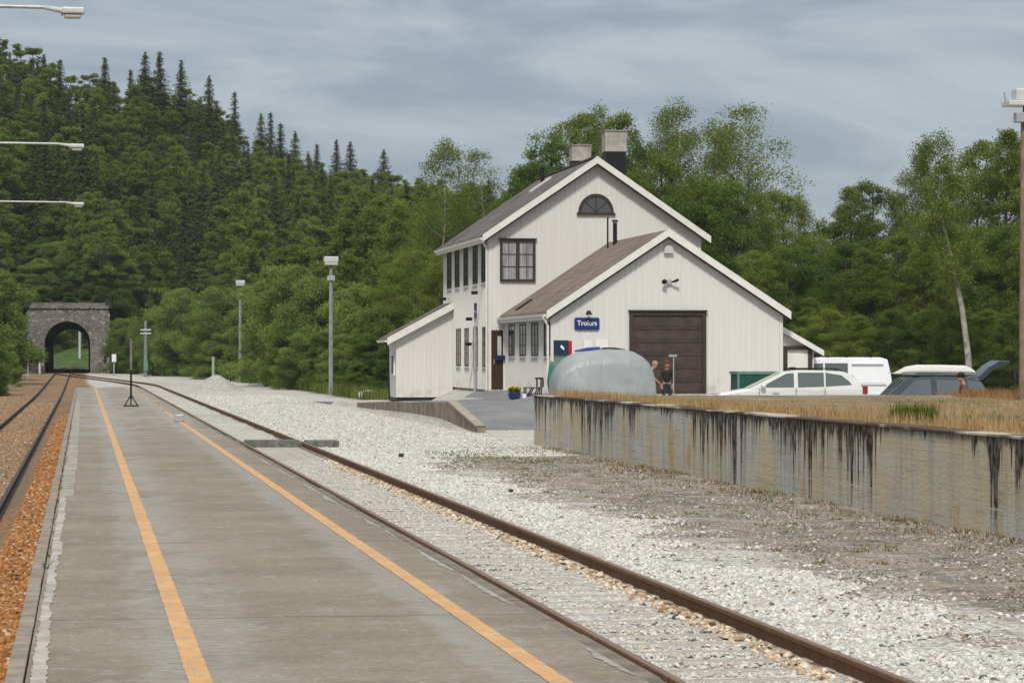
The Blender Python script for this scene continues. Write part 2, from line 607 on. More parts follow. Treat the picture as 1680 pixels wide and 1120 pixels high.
def wall_mat(name, top, Hh, stain=1.0):
    """board-marked concrete with tar runs from the coping"""
    m, n, b = newmat(name)
    co = n.coord('Object')
    s = n.sep(co)
    q = n.comb(0.0, s[1], s[2])
    base = n.mix(n.ramp(n.noise(q, 0.55, 5, 0.6), 0.40, 0.60), (0.52, 0.51, 0.46), (0.56, 0.48, 0.33))
    base = n.mix(n.m('MULTIPLY', n.ramp(n.noise(n.map(q, (1, 0.8, 6)), 1.0, 5, 0.7), 0.45, 0.7), 0.40), base, (0.34, 0.31, 0.25))
    base = n.mix(n.m('MULTIPLY', n.ramp(n.noise(n.map(q, (1, 2.2, 0.3), (0, 5, 0)), 1.0, 4, 0.6), 0.50, 0.68), 0.50), base, (0.29, 0.31, 0.32))
    base = n.mix(n.m('MULTIPLY', n.ramp(n.noise(n.map(q, (1, 1.1, 0.5), (0, 11, 3)), 1.0, 4, 0.6), 0.56, 0.66), 0.55), base, (0.46, 0.27, 0.085))
    line = n.m('ABSOLUTE', n.m('SUBTRACT', n.m('FRACT', n.m('MULTIPLY', s[2], 7.0)), 0.5))
    base = n.mix(n.m('MULTIPLY', n.ramp(line, 0.06, 0.0), n.m('MULTIPLY', n.ramp(n.noise(q, 1.4, 4), 0.4, 0.6), 0.45)), base, (0.13, 0.12, 0.10))
    dn = n.m('MULTIPLY', n.m('SUBTRACT', top, s[2]), 1.0 / Hh)          # 0 at the top, 1 at the foot
    grp = n.ramp(n.noise(n.comb(0.0, n.m('MULTIPLY', s[1], 0.16), 2.0), 1.0, 3, 0.6), 0.44, 0.56)
    len1 = n.ramp(n.noise(n.comb(0.0, n.m('MULTIPLY', s[1], 2.1), 7.0), 1.0, 4, 0.7), 0.40, 0.72)
    len2 = n.ramp(n.noise(n.comb(0.0, n.m('MULTIPLY', s[1], 7.5), 3.0), 1.0, 3, 0.7), 0.40, 0.70)
    ll = n.m('MULTIPLY', n.m('ADD', n.m('MULTIPLY', len1, 0.9), n.m('MULTIPLY', n.m('MULTIPLY', len2, n.m('ADD', len1, 0.25)), 0.75)), n.m('ADD', 0.12, n.m('MULTIPLY', grp, 1.15)))
    wv = n.m('MULTIPLY', n.m('SUBTRACT', n.noise(n.map(q, (1, 22, 5)), 1.0, 4, 0.7), 0.5), 0.16)
    runs = n.ramp(n.m('SUBTRACT', n.m('ADD', ll, wv), dn), 0.0, 0.06)
    soft = n.m('MULTIPLY', n.ramp(n.m('SUBTRACT', n.m('MULTIPLY', ll, 2.6), dn), -0.1, 0.8), 0.38)
    edge = n.ramp(n.m('ADD', dn, n.m('MULTIPLY', n.m('SUBTRACT', n.noise(n.map(q, (1, 5, 1)), 1.0, 4), 0.5), 0.15)), 0.10, 0.02)
    runs = n.m('MAXIMUM', runs, n.m('MULTIPLY', edge, 0.7))
    runs = n.m('MULTIPLY', runs, n.m('ADD', 0.55, n.m('MULTIPLY', n.ramp(n.noise(n.map(q, (1, 9, 5)), 1.0, 4), 0.35, 0.6), 0.45)))
    c = n.mix(soft, base, (0.16, 0.17, 0.18))
    c = n.mix(n.m('MULTIPLY', runs, 0.97 * stain), c, (0.018, 0.012, 0.009))
    st2 = n.ramp(n.noise(n.map(q, (1, 0.7, 0.15), (0, 3, 0)), 1.0, 4), 0.62, 0.70)
    c = n.mix(n.m('MULTIPLY', st2, 0.5), c, (0.13, 0.14, 0.15))
    wl_ = n.m('ABSOLUTE', n.m('SUBTRACT', s[2], n.m('ADD', 0.24, n.m('MULTIPLY', n.noise(n.map(q, (1, 0.8, 0)), 1.0, 4), 0.08))))
    c = n.mix(n.m('MULTIPLY', n.ramp(wl_, 0.018, 0.006), n.m('MULTIPLY', n.ramp(s[1], -22, -30), 0.6)), c, (0.52, 0.50, 0.46))
    n.put(b.inputs['Base Color'], c)
    n.put(b.inputs['Normal'], n.bump(n.noise(n.map(q, (1, 3, 9)), 2.0, 5, 0.7), 0.6, 0.03))
    b.inputs['Roughness'].default_value = 0.9
    b.inputs['Specular IOR Level'].default_value = 0.15
    return m


M['ramp_wall'] = wall_mat('stained concrete wall', 1.20, 1.18)
M['yard_wall'] = plain('brown grey concrete', (0.23, 0.185, 0.14), 0.9, var=0.35, scale=1.2, bump=0.4)


def masonry(name, c1, c2, scale):
    m, n, b = newmat(name)
    co = n.coord('Object')
    q = n.map(co, (scale, scale, scale * 1.7))
    v = n.sep(n.vor(q, 1.0))
    e = n.n.new('ShaderNodeTexVoronoi')
    e.feature = 'DISTANCE_TO_EDGE'
    n.put(e.inputs['Vector'], q)
    e.inputs['Scale'].default_value = 1.0
    c = n.mix(v[0], c1, c2)
    c = n.mix(n.m('MULTIPLY', n.ramp(n.noise(co, 0.5, 5, 0.6), 0.5, 0.65), 0.6), c, (0.11, 0.10, 0.07))
    c = n.mix(n.m('MULTIPLY', n.ramp(v[1], 0.9, 0.95), 0.6), c, (0.5, 0.48, 0.42))
    c = n.mix(n.ramp(e.outputs['Distance'], 0.07, 0.01, 0.0, 0.6), c, (0.06, 0.052, 0.045))
    n.put(b.inputs['Base Color'], c)
    n.put(b.inputs['Normal'], n.bump(n.ramp(e.outputs['Distance'], 0.0, 0.15), 0.9, 0.08))
    b.inputs['Roughness'].default_value = 0.95
    return m


M['masonry'] = masonry('tunnel stone', (0.20, 0.186, 0.168), (0.32, 0.30, 0.27), 3.2)
M['rock'] = masonry('rough rock', (0.035, 0.03, 0.027), (0.12, 0.105, 0.09), 1.1)
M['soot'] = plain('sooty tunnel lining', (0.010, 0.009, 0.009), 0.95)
M['asphalt'] = plain('pale worn asphalt', (0.215, 0.215, 0.22), 0.9, var=0.16, scale=0.7, bump=0.5, bscale=50)
M['deck'] = plain('dusty ground', (0.22, 0.18, 0.125), 0.95, var=0.35, scale=0.9, bump=0.6, bscale=9)
M['hill'] = plain('forest floor', (0.028, 0.036, 0.015), 0.98, var=0.4, scale=0.15)
M['plank'] = plain('weathered plank', (0.15, 0.15, 0.135), 0.9, var=0.35, scale=7)
M['pile'] = plain('gravel heap', (0.40, 0.385, 0.355), 0.95, var=0.18, scale=7, bump=1.0, bscale=14)


def leaf_mat(name, c1, c2, hue=0.5, trans=0.38, objvar=0.5, scale=0.35):
    m, n, b = newmat(name)
    nt = m.node_tree
    co = n.coord('Object')
    isl = n.n.new('ShaderNodeNewGeometry').outputs['Random Per Island']
    orn = n.n.new('ShaderNodeObjectInfo').outputs['Random']
    f = n.m('ADD', n.m('MULTIPLY', n.ramp(n.noise(co, scale, 3, 0.6), 0.3, 0.7), 0.40), n.m('MULTIPLY', n.m('SUBTRACT', isl, 0.2), 0.6))
    f = n.m('ADD', f, n.m('MULTIPLY', orn, objvar), clamp=True)
    c = n.mix(f, c1, c2)
    d = n.n.new('ShaderNodeBsdfDiffuse')
    n.put(d.inputs['Color'], c)
    t = n.n.new('ShaderNodeBsdfTranslucent')
    n.put(t.inputs['Color'], n.mix(1.0, c, (1.25, 1.2, 0.55), 'MULTIPLY'))
    mx = n.n.new('ShaderNodeMixShader')
    mx.inputs[0].default_value = trans
    n.l.new(d.outputs[0], mx.inputs[1])
    n.l.new(t.outputs[0], mx.inputs[2])
    n.l.new(mx.outputs[0], nt.nodes['Material Output'].inputs['Surface'])
    nt.nodes.remove(b)
    return m


M['leaf_spruce'] = leaf_mat('spruce needles', (0.040, 0.058, 0.020), (0.110, 0.130, 0.045), trans=0.15)
M['leaf_birch'] = leaf_mat('birch leaves', (0.090, 0.128, 0.028), (0.225, 0.275, 0.066))
M['leaf_hill'] = leaf_mat('hillside leaves', (0.080, 0.125, 0.026), (0.225, 0.290, 0.065))
M['leaf_alder'] = leaf_mat('alder leaves', (0.062, 0.112, 0.028), (0.165, 0.235, 0.055))
M['leaf_willow'] = leaf_mat('willow leaves', (0.120, 0.175, 0.050), (0.250, 0.320, 0.095))
M['leaf_grass'] = leaf_mat('green grass blades', (0.09, 0.12, 0.03), (0.25, 0.28, 0.08), objvar=0.0, scale=0.8)
M['dry_grass'] = leaf_mat('dry grass blades', (0.40, 0.23, 0.115), (0.66, 0.52, 0.31), objvar=0.0, scale=0.9)
M['red_grass'] = leaf_mat('reddish dry grass blades', (0.34, 0.17, 0.08), (0.58, 0.36, 0.20), objvar=0.0, scale=0.8)
M['bark'] = plain('dark bark', (0.07, 0.055, 0.042), 0.9, var=0.3, scale=4)
M['birch_bark'] = plain('pale birch bark', (0.27, 0.245, 0.21), 0.85, var=0.45, scale=3)


# ------------------------------------------------------------------ ground
def zL(Y): return -0.80 + 0.62 * sst(Y, 150, 298)
def zR(Y): return -0.56 + 0.36 * sst(Y, 200, 298)


def zg(X, Y):
    a = zL(Y)
    b = zR(Y)
    if X < -6:
        a += min(2.5, (-6 - X) * 0.18) * sst(Y, 90, 170)
    t = sst(X, -0.2, 3.0)
    if Y > 152: t = sst(X, -0.5, 6.0)
    z = a + (b - a) * t
    if X > 11.6:
        y1 = sst(Y, 82, 91)
        yard = 0.68 * y1
        yard -= 0.42 * sst(Y, 96, 118) * (1 - sst(X, 15.2, 16.4))
        yard += 0.20 * sst(X, 14.5, 16.5) * sst(Y, 88, 97)
        east = 0.38 - 0.20 * sst(X, 21.5, 23.2)
        e = sst(X, 17.5, 21.5)
        z2 = yard * (1 - e) + east * e
        z2 *= sst(X, 11.6, 11.75)
        if Y > 126: z2 *= max(0.0, 1 - (Y - 126) / 8)
        if Y < 70: z2 = 0.0
        z += z2
    return z


def grid(xs, ys, zf):
    mb = MB()
    for y in ys:
        for x in xs:
            mb.v.append((x, y, zf(x, y)))
    n = len(xs)
    for j in range(len(ys) - 1):
        for i in range(n - 1):
            k = j * n + i
            mb.f.append((k, k + 1, k + n + 1, k + n))
    return mb


xs = [-3000, -800, -300, -120, -60, -40, -30, -22, -16, -12, -10, -8, -7, -6, -5, -4.4, -3.9, -3.4, -2.9, -2.4, -1.9, -1.4, -0.9, -0.4, -0.2, 0.5, 1.2, 2, 2.5, 3.0, 3.2]
xs += list(np.arange(3.4, 11.6, 0.2)) + [11.6, 11.66, 11.75] + list(np.arange(12.2, 24, 0.6)) + [26, 30, 40, 60, 120, 300, 800, 3000]
ys = [-600, -50, 0] + list(np.arange(8, 60, 0.5)) + list(np.arange(60, 130, 1.5)) + list(np.arange(132, 310, 4)) + [320, 340, 370, 400, 450, 520, 700, 1200, 3500]
g0 = grid([float(x) for x in xs], [float(y) for y in ys], lambda x, y: zg(x, y) + (0.018 * math.sin(x * 2.3 + y * 1.1) * math.sin(y * 1.7 - x) if (3.2 < x < 11.5 and y < 130) else 0))
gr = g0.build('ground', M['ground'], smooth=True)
tag(gr, kind='structure')

# low grass bank seen through the tunnel, beyond the hill
bank = grid([float(v) for v in np.linspace(-60, 60, 25)], [float(v) for v in np.linspace(404, 520, 24)],
            lambda x, y: zg(x, y) - 0.05 + 7.0 * sst(y + 1.2 * (x - 2), 418, 500) if x < 30 else zg(x, y) - 0.05)
M['bank'] = plain('bright grass bank', (0.07, 0.115, 0.022), 0.95, var=0.35, scale=0.5)
tag(bank.build('grass_bank', M['bank'], smooth=True), kind='structure')

# ------------------------------------------------------------------ asphalt yard before the building
ay = grid([float(v) for v in np.linspace(11.78, 16.9, 12)], [float(v) for v in np.linspace(83.0, 113, 30)], lambda x, y: zg(x, y) + 0.02)
tag(ay.build('asphalt_yard', M['asphalt'], smooth=True), kind='structure')

# ------------------------------------------------------------------ platform
PL, PR, PE = -0.42, 3.0, 152.0
pf = MB().box(PL + 0.11, PR, -6, PE, -1.2, 0.0)
plat = pf.build('platform', M['platform'])
tag(plat, kind='structure')
rng = random.Random(3)
kb = MB()
y = -6.0
while y < PE:
    L = 1.0 if y < 60 else 2.0
    dz = rng.uniform(-0.008, 0.008)
    dx = rng.uniform(-0.003, 0.003)
    kb.box(PL + dx, PL + 0.10 + dx, y + 0.012, min(y + L, PE) - 0.012, -1.2, 0.006 + dz)
    y += L
kb.build('kerb', plain('kerb concrete', (0.275, 0.24, 0.19), 0.9, var=0.25, scale=4, bump=0.4), plat, bevel=0.008)
# pale worn strip behind the kerb
ws = MB()
ky = np.arange(8, 34.5, 0.06)
L_, R_ = [], []
wk = 0.0
for q in ky:
    L_.append((PL + 0.125 + rng.uniform(0, 0.02), q, 0.004))
    wk = wk * 0.8 + rng.uniform(-0.012, 0.012)
    R_.append((PL + 0.215 + wk + 0.012 * math.sin(q * 1.3), q, 0.004))
ws.v = L_ + R_
nk = len(ky)
ws.f = [(i, nk + i, nk + i + 1, i + 1) for i in range(nk - 1)]
ws.build('worn_strip', M['concrete_light'], plat)
ep = MB()
y = 34.6
while y < 100:
    ln = rng.uniform(2.0, 5.0)
    ep.box(PL + 0.125, PL + 0.31 + rng.uniform(-0.015, 0.02), y, y + ln, -0.1, 0.006 + rng.uniform(0, 0.002))
    y += ln + rng.uniform(0.01, 0.05)
ep.build('edge_slab', plain('worn edge slab', (0.33, 0.31, 0.26), 0.9, var=0.35, scale=3.5), plat)
for (x0, x1, sd_) in ((0.555, 0.685, 5), (2.46, 2.585, 9)):
    rg = random.Random(sd_)
    lm = MB()
    ys_ = list(np.arange(2, 60, 0.10)) + list(np.arange(60, 150, 0.8))
    A, B = [], []
    for q in ys_:
        k = 0.0035
        A.append((x0 + rg.uniform(-k, k), float(q), 0.004))
        B.append((x1 + rg.uniform(-k, k), float(q), 0.004))
    lm.v = A + B
    n_ = len(A)
    lm.f = [(i, n_ + i, n_ + i + 1, i + 1) for i in range(n_ - 1) if not (ys_[i] > 84 and x0 > 2 and rg.random() < 0.45)]
    lm.build('painted_line', M['line'], plat)
# right edge: broken pale lip and a dark joint
lip = MB()
q = 6.0
while q < 120:
    ln = rng.uniform(1.2, 4.0)
    wv = rng.uniform(0.03, 0.10)
    if rng.random() < 0.8:
        N_ = 24
        ed = [(PR - 0.012 - wv * math.sin(math.pi * (i_ + 0.3) / (N_)) ** 0.7 * rng.uniform(0.6, 1.1), q + ln * i_ / (N_ - 1), 0.004) for i_ in range(N_)]
        od = [(PR - 0.012, q + ln * i_ / (N_ - 1), 0.004) for i_ in range(N_)]
        lip.add(ed + od, [(i_, N_ + i_, N_ + i_ + 1, i_ + 1) for i_ in range(N_ - 1)])
    q += ln * rng.uniform(0.9, 1.5)
lip.build('worn_edge', plain('worn pale edge', (0.34, 0.32, 0.28), 0.9, var=0.25, scale=6), plat)
jt = MB()
jt.box(PR + 0.002, PR + 0.018, 4, 120, -0.3, -0.02)
jt.build('edge_joint', M['black'], plat)
le = MB()
q = 5.0
while q < 150:
    le.box(PR + 0.02, PR + 0.11 + rng.uniform(-0.01, 0.01), q + 0.01, q + 2.4, -1.0, -0.012 + rng.uniform(-0.006, 0.006))
    q += 2.42
le.build('edge_beam', plain('brown edge concrete', (0.20, 0.17, 0.135), 0.9, var=0.3, scale=3), plat)


# ------------------------------------------------------------------ tracks
def sweep(path, prof, name, mat, parent):
    mb = MB()
    n = len(prof)
    for (px, py, pz) in path:
        for (a_, b_) in prof:
            mb.v.append((px + a_, py, pz + b_))
    for i in range(len(path) - 1):
        for k in range(n):
            mb.f.append((i * n + k, i * n + (k + 1) % n, (i + 1) * n + (k + 1) % n, (i + 1) * n + k))
    mb.f.append(tuple(range(n)))
    return mb.build(name, mat, parent)


PROF = [(-0.07, -0.17), (0.07, -0.17), (0.07, -0.155), (0.012, -0.135), (0.012, -0.045), (0.036, -0.035), (0.036, -0.006), (0.026, 0), (-0.026, 0), (-0.036, -0.006), (-0.036, -0.035), (-0.012, -0.045), (-0.012, -0.135), (-0.07, -0.155)]


def railR(Y, x0):
    # right track bends left beyond the platform and runs into the left track at the tunnel
    t = max(0.0, (Y - 200) / 92.0)
    off = -6.75 * (t * t * (3 - 2 * t) if t < 1 else 1)
    return x0 + off


tl = empty('railway_track', (-2.08, 60, -0.8), label='dark railed main track in rust orange ballast running left of the platform into the tunnel', cat='railway track')
for x0 in (-1.33, -2.835):
    pth = [(x0, float(q), zL(q) + 0.155) for q in list(np.arange(-6, 310, 4)) + [330, 360, 400, 460, 500]]
    sweep(pth, PROF, 'rail', M['rail_dark'], tl)
tr = empty('railway_track', (4.68, 60, -0.5), label='rusty railed side track in white gravel between platform and yard', cat='railway track')
for x0 in (3.93, 5.435):
    pth = [(railR(q, x0), float(q), zR(q) * (1 - sst(q, 230, 292)) + zL(q) * sst(q, 230, 292) + 0.145 + 0.0) for q in list(np.arange(-6, 200, 4)) + list(np.arange(200, 286, 3))]
    sweep(pth, PROF, 'rail', M['rail_rust'], tr)
# sleeper ends and chairs half buried: rail fastenings along the visible stretch
fs_ = MB()
q = 13.0
while q < 70:
    for x0 in (3.93, 5.435):
        for sx in (-1, 1):
            fs_.box(x0 + sx * 0.11 - 0.035, x0 + sx * 0.11 + 0.035, q, q + 0.10, -0.60, -0.535)
    q += 0.62
fs_.build('rail_fastening', M['rail_rust'], tr)['kind'] = 'stuff'
sl = MB()
q = 13.0
while q < 75:
    sl.box(-3.35, -0.85, q, q + 0.24, -0.9, -0.815)
    q += 0.64
o = sl.build('sleepers', plain('dark sleeper wood', (0.07, 0.055, 0.045), 0.9, var=0.3), tl)
o['kind'] = 'stuff'
# plank crossing over the side track
p0 = gz = None


def gpt(x, y, z):
    D = (CZ - z) * F / (y - 583)
    v = atD(x, y, D)
    return v


a0 = gpt(383, 722, -0.38)
pc = empty('plank_crossing', (4.7, a0.y, -0.5), label='grey weathered plank laid across the rusty side track as a crossing', cat='plank crossing')
yy = a0.y
MB().box(3.08, 3.85, yy - 0.35, yy + 0.35, -0.56, -0.385).build('plank', M['plank'], pc, bevel=0.01)
MB().box(4.02, 5.34, yy - 0.4, yy + 0.4, -0.56, -0.375).build('plank', M['plank'], pc, bevel=0.01)
MB().box(5.53, 6.35, yy - 0.45, yy + 0.45, -0.56, -0.39).build('plank', M['plank'], pc, bevel=0.01)
MB().box(3.5, 6.2, yy - 0.55, yy - 0.46, -0.56, -0.40).build('plank', M['plank'], pc, bevel=0.01)
M['patch'] = M['concrete']

# ------------------------------------------------------------------ loose stones
ICO = np.array([(1, 0, 0), (-1, 0, 0), (0, 1, 0), (0, -1, 0), (0, 0, 1), (0, 0, -1), (.6, .6, .6), (-.6, .6, .6), (.6, -.6, .6), (-.6, -.6, .6)], float)
ICOF = [(4, 6, 7), (4, 7, 9), (4, 9, 8), (4, 8, 6), (6, 0, 2), (6, 2, 7), (7, 2, 1), (7, 1, 9), (9, 1, 3), (9, 3, 8), (8, 3, 0), (8, 0, 6)]


def stones(name, mat, pts, size, seed, label, cat, parent=None):
    r = np.random.default_rng(seed)
    n = len(pts)
    base = ICO[None] * (1 + r.uniform(-0.28, 0.28, (n, 10, 1)))
    sc = (size[0] + (size[1] - size[0]) * r.random((n, 1, 1)) ** 1.6) * r.uniform(0.7, 1.25, (n, 1, 3)) * np.array([1, 1, 0.75])
    base = base * sc
    an = r.uniform(0, 6.283, n)
    ca, sa = np.cos(an), np.sin(an)
    x = base[:, :, 0] * ca[:, None] - base[:, :, 1] * sa[:, None]
    y = base[:, :, 0] * sa[:, None] + base[:, :, 1] * ca[:, None]
    tilt = r.uniform(-0.5, 0.5, (n, 1))
    V = np.stack([x, y, base[:, :, 2] + x * tilt], -1) + pts[:, None, :]
    T = (np.array(ICOF)[None] + (np.arange(n) * 10)[:, None, None]).reshape(-1, 3)
    o = idx_mesh(name, V.reshape(-1, 3), T, mat)
    tag(o, label, cat, kind='stuff')
    return o


def scatter(n, x0, x1, y0, y1, zf, seed, yexp=1.0, dz=0.0):
    r = np.random.default_rng(seed)
    X = r.uniform(x0, x1, n)
    Y = y0 + (y1 - y0) * r.random(n) ** yexp
    Z = np.array([zf(a_, b_) for a_, b_ in zip(X, Y)]) + dz
    return np.stack([X, Y, Z], -1)


def wobx(Y): return 0.42 * math.sin(Y * 0.55) + 0.3 * math.sin(Y * 1.37 + 1) + 0.2 * math.sin(Y * 2.9)


pA = scatter(80000, 5.62, 8.3, 14, 66, zg, 11, 1.5)
wv_ = np.array([7.25 + wobx(q) for q in pA[:, 1]])
kr = np.random.default_rng(5).random(len(pA))
pA = pA[(pA[:, 0] < wv_) | (kr < 0.05)]
stones('gravel', M['stone_white'], pA, (0.012, 0.036), 1, 'white crushed stone beside the rusty side track', 'gravel')


def zbed(x, y): return zg(x, y) + 0.014 * math.sin(y * 2 * math.pi / 0.62)


pF = scatter(36000, 5.65, 11.3, 62, 160, zg, 31, 1.5)
stones('yard_gravel', M['stone_white'], pF, (0.014, 0.042), 9, 'white crushed stone spread over the yard before the driveway', 'gravel')
slp_ = None
M['sleeper'] = plain('pale concrete sleeper', (0.40, 0.375, 0.325), 0.9, var=0.2, scale=6, bump=0.5)
q = 13.2
while q < 72:
    if slp_ is None:
        slp_ = MB().box(-1.25, 1.25, 0, 0.25, -0.2, 0.0).build('sleeper', M['sleeper'], tr, world=False, bevel=0.012)
        slc = slp_
    else:
        slc = slp_.copy()
        C.objects.link(slc)
        slc.parent = tr
    slc.location = Vector((4.68, q, zR(q) + 0.016)) - tr.location
    q += 0.62
pB = scatter(30000, 4.06, 5.32, 13, 60, zbed, 12, 1.5, -0.006)
stones('track_gravel', M['stone_bed'], pB, (0.010, 0.028), 2, 'grey white crushed stone between the rusty rails', 'gravel')
pC = np.concatenate([scatter(1900, 5.12, 5.36, 13, 60, zg, 13, 1.4, 0.015), scatter(2600, 5.50, 5.66, 13, 60, zg, 14, 1.4), scatter(3800, 4.00, 4.16, 13, 60, zg, 15, 1.4, 0.01), scatter(5000, 3.10, 3.85, 13, 60, zg, 16, 1.4)])
stones('rusty_gravel', M['stone_rusty'], pC, (0.018, 0.042), 3, 'rust stained stones lying against the rusty rails', 'gravel')
pD = scatter(26000, -1.03, -0.44, 14, 120, zg, 17, 2.2)
M['stone_brown'] = stone_mat('brown ballast stone', (0.20, 0.12, 0.065), (0.42, 0.27, 0.16), (0.50, 0.42, 0.33), (0.06, 0.045, 0.035))
stones('brown_ballast', M['stone_brown'], np.concatenate([scatter(20000, -2.75, -1.42, 20, 150, zg, 18, 2.0), scatter(18000, -5.0, -2.92, 30, 180, zg, 19, 1.8)]), (0.016, 0.040), 14, 'brown ballast between and left of the dark main rails', 'ballast')
stones('orange_ballast', M['stone_orange'], pD, (0.018, 0.044), 4, 'rust orange ballast stones beside the main track', 'ballast')
pE = scatter(2200, 7.4, 11.4, 16, 70, zg, 20, 1.3)
M['stone_dirt'] = stone_mat('dirty pebble', (0.16, 0.135, 0.11), (0.46, 0.42, 0.36), (0.34, 0.20, 0.10))
stones('dirt_pebbles', M['stone_dirt'], scatter(34000, 7.0, 11.5, 16, 66, zg, 33, 1.5, -0.003), (0.006, 0.026), 10, 'brown grey pebbles and crumbs on the dirt strip below the ramp wall', 'pebbles')
k_ = np.random.default_rng(8).random(len(pE)) < 0.9
stones('scattered_stones', M['stone_bed'], pE[k_], (0.008, 0.030), 5, 'loose pale stones scattered over the dirt strip', 'stones')

# ------------------------------------------------------------------ loading ramp (the stained wall and its deck)
WX = 11.56
yend = atX(876, 722, WX)[0]
lr = empty('loading_ramp', (WX, yend, -0.5), label='long raised loading ramp with tar streaked concrete wall and dry grass on top', cat='loading ramp')
rw = MB().box(WX, WX + 0.35, 14, yend, -0.9, 0.70)
rw.build('wall', M['ramp_wall'], lr)
MB().box(WX + 0.352, 26, yend - 0.30, yend, -0.9, 0.66).build('end_wall', M['ramp_wall'], lr)
dk = grid([WX + 0.353, WX + 0.9, 13, 14, 16, 18, 20, 22, 24, 26.0], [float(v) for v in np.linspace(14, yend - 0.31, 40)], lambda x, y: 0.63 + 0.03 * math.sin(x * 3 + y) * math.sin(y * 0.7) + (0.05 if x > 12.3 else 0))
dk.build('deck', M['deck'], lr, smooth=True)
cp = MB()
q = 14.0
r6 = random.Random(6)
while q < yend + 0.05:
    ln = r6.uniform(1.6, 3.2)
    pale = r6.random() < 0.45 or q > yend - 5
    if pale or True:
        cp.box(WX - 0.02 - r6.uniform(0, 0.012), WX + 0.42, q + 0.01, min(q + ln, yend + 0.05), 0.703, 0.742 + r6.uniform(-0.012, 0.008))
    q += ln


def coping_mat():
    m, n, b = newmat('coping concrete')
    co = n.coord('Object')
    f = n.ramp(n.noise(n.map(co, (1, 0.35, 1)), 1.0, 4, 0.6), 0.40, 0.50)
    c = n.mix(f, (0.46, 0.42, 0.35), (0.10, 0.06, 0.038))  # dark brown stretches, with the coping's shadow line put into the colour
    n.put(b.inputs['Base Color'], c)
    b.inputs['Roughness'].default_value = 0.95
    return m


cp.build('coping', coping_mat(), lr, bevel=0.012)
# second ramp wall beyond the driveway with sloping end
rtw = empty('retaining_wall', (WX, 90, -0.4), label='low brown grey concrete retaining wall with sloping pale coping in front of the white shed', cat='retaining wall')
y0w = atX(783, 699, WX + 0.1)[0]
y1w = atX(736, 660, WX + 0.1)[0]
zt = 0.24
MB().prismX([(y0w, -0.8), (118, -0.8), (118, zg(12.5, 118) + 0.02), (108, zg(12.5, 108) + 0.04), (y1w, zt), (y0w, -0.40)], WX + 0.1, WX + 0.35).build('wall', M['yard_wall'], rtw)
MB().prismX([(y0w, -0.398), (y1w, zt + 0.002), (y1w + 0.05, zt + 0.06), (y0w - 0.05, -0.35)], WX + 0.06, WX + 0.352).build('coping', plain('brownish coping', (0.36, 0.31, 0.25), 0.9, var=0.2), rtw)

# ------------------------------------------------------------------ grass
def short_far(x, y):
    k = 0.75 + 0.38 * math.sin(x * 1.9 + y * 0.6) * math.sin(y * 0.8 + 1.3 * math.sin(x)) + 0.15 * math.sin(y * 3.1)
    return k * (1.0 - 0.62 * sst(y, 46, 60) * sst(x, 12.2, 13.2))


def blades(name, n, area, zf, h, wd, seed, mat, label, cat, lean=0.35, mask=None, clump=0.0, parent=None, hf=None):
    r = np.random.default_rng(seed)
    X = r.uniform(area[0], area[1], n)
    Y = r.uniform(area[2], area[3], n)
    if clump:
        k = max(1, int(n / 26))
        cx = r.uniform(area[0], area[1], k)
        cy = r.uniform(area[2], area[3], k)
        i = r.integers(0, k, n)
        sel = r.random(n) < 0.75
        X = np.where(sel, cx[i] + r.normal(0, clump, n), X)
        Y = np.where(sel, cy[i] + r.normal(0, clump, n), Y)
        ok = (X > area[0]) & (X < area[1]) & (Y > area[2]) & (Y < area[3])
        X, Y = X[ok], Y[ok]
    if mask is not None:
        ok = np.array([mask(a_, b_, r.random()) for a_, b_ in zip(X, Y)])
        X, Y = X[ok], Y[ok]
    n = len(X)
    Z = np.array([zf(a_, b_) for a_, b_ in zip(X, Y)]) - 0.01
    H = r.uniform(h[0], h[1], n)
    if hf: H = H * np.array([hf(a_, b_) for a_, b_ in zip(X, Y)])
    an = r.uniform(0, 6.283, n)
    dx, dy = np.cos(an), np.sin(an)
    la = r.uniform(0, 6.283, n)
    ll = H * r.uniform(0, lean, n)
    W = r.uniform(wd[0], wd[1], n)
    P = np.stack([X, Y, Z], -1)
    sd2 = np.stack([dx * W, dy * W, np.zeros(n)], -1)
    mid = P + np.stack([np.cos(la) * ll * 0.35, np.sin(la) * ll * 0.35, H * 0.55], -1)
    tip = P + np.stack([np.cos(la) * ll, np.sin(la) * ll, H], -1)
    V = np.stack([P - sd2, P + sd2, mid + sd2 * 0.8, tip, mid - sd2 * 0.8], 1)
    o = np_mesh(name, V.reshape(-1, 3), 5, mat)
    tag(o, label, cat, kind='stuff')
    return o


zd = lambda x, y: 0.66
blades('dry_grass', 50000, (WX + 0.30, 24, 22, yend - 0.2), zd, (0.06, 0.27), (0.004, 0.010), 21, M['dry_grass'], 'straw coloured dry grass growing on top of the loading ramp', 'grass', clump=0.22, hf=short_far,
       mask=lambda x, y, r: (x < 12.6 and r < 1) or (math.sin(x * 1.1 + y * 0.45) + math.sin(y * 0.9 - x) > -0.5 and r < 0.9) or r < 0.15)
blades('dry_grass', 9000, (WX + 0.22, WX + 1.1, 20, yend - 0.2), zd, (0.08, 0.30), (0.004, 0.010), 23, M['dry_grass'], 'sparse straw grass along the coping of the loading ramp', 'grass', clump=0.12)
blades('ramp_weeds', 15000, (WX + 0.4, 24, 22, yend), zd, (0.06, 0.22), (0.005, 0.011), 22, M['leaf_grass'], 'green weeds among the dry grass on the loading ramp', 'weeds', clump=0.25, hf=short_far,
       mask=lambda x, y, r: math.sin(x * 0.9 + 2) + math.sin(y * 0.35 + x * 0.3) > 0.5 or r < 0.12 or (y > 60 and x > 15 and r < 0.8))
gp = atD(1500, 690, 42.5)
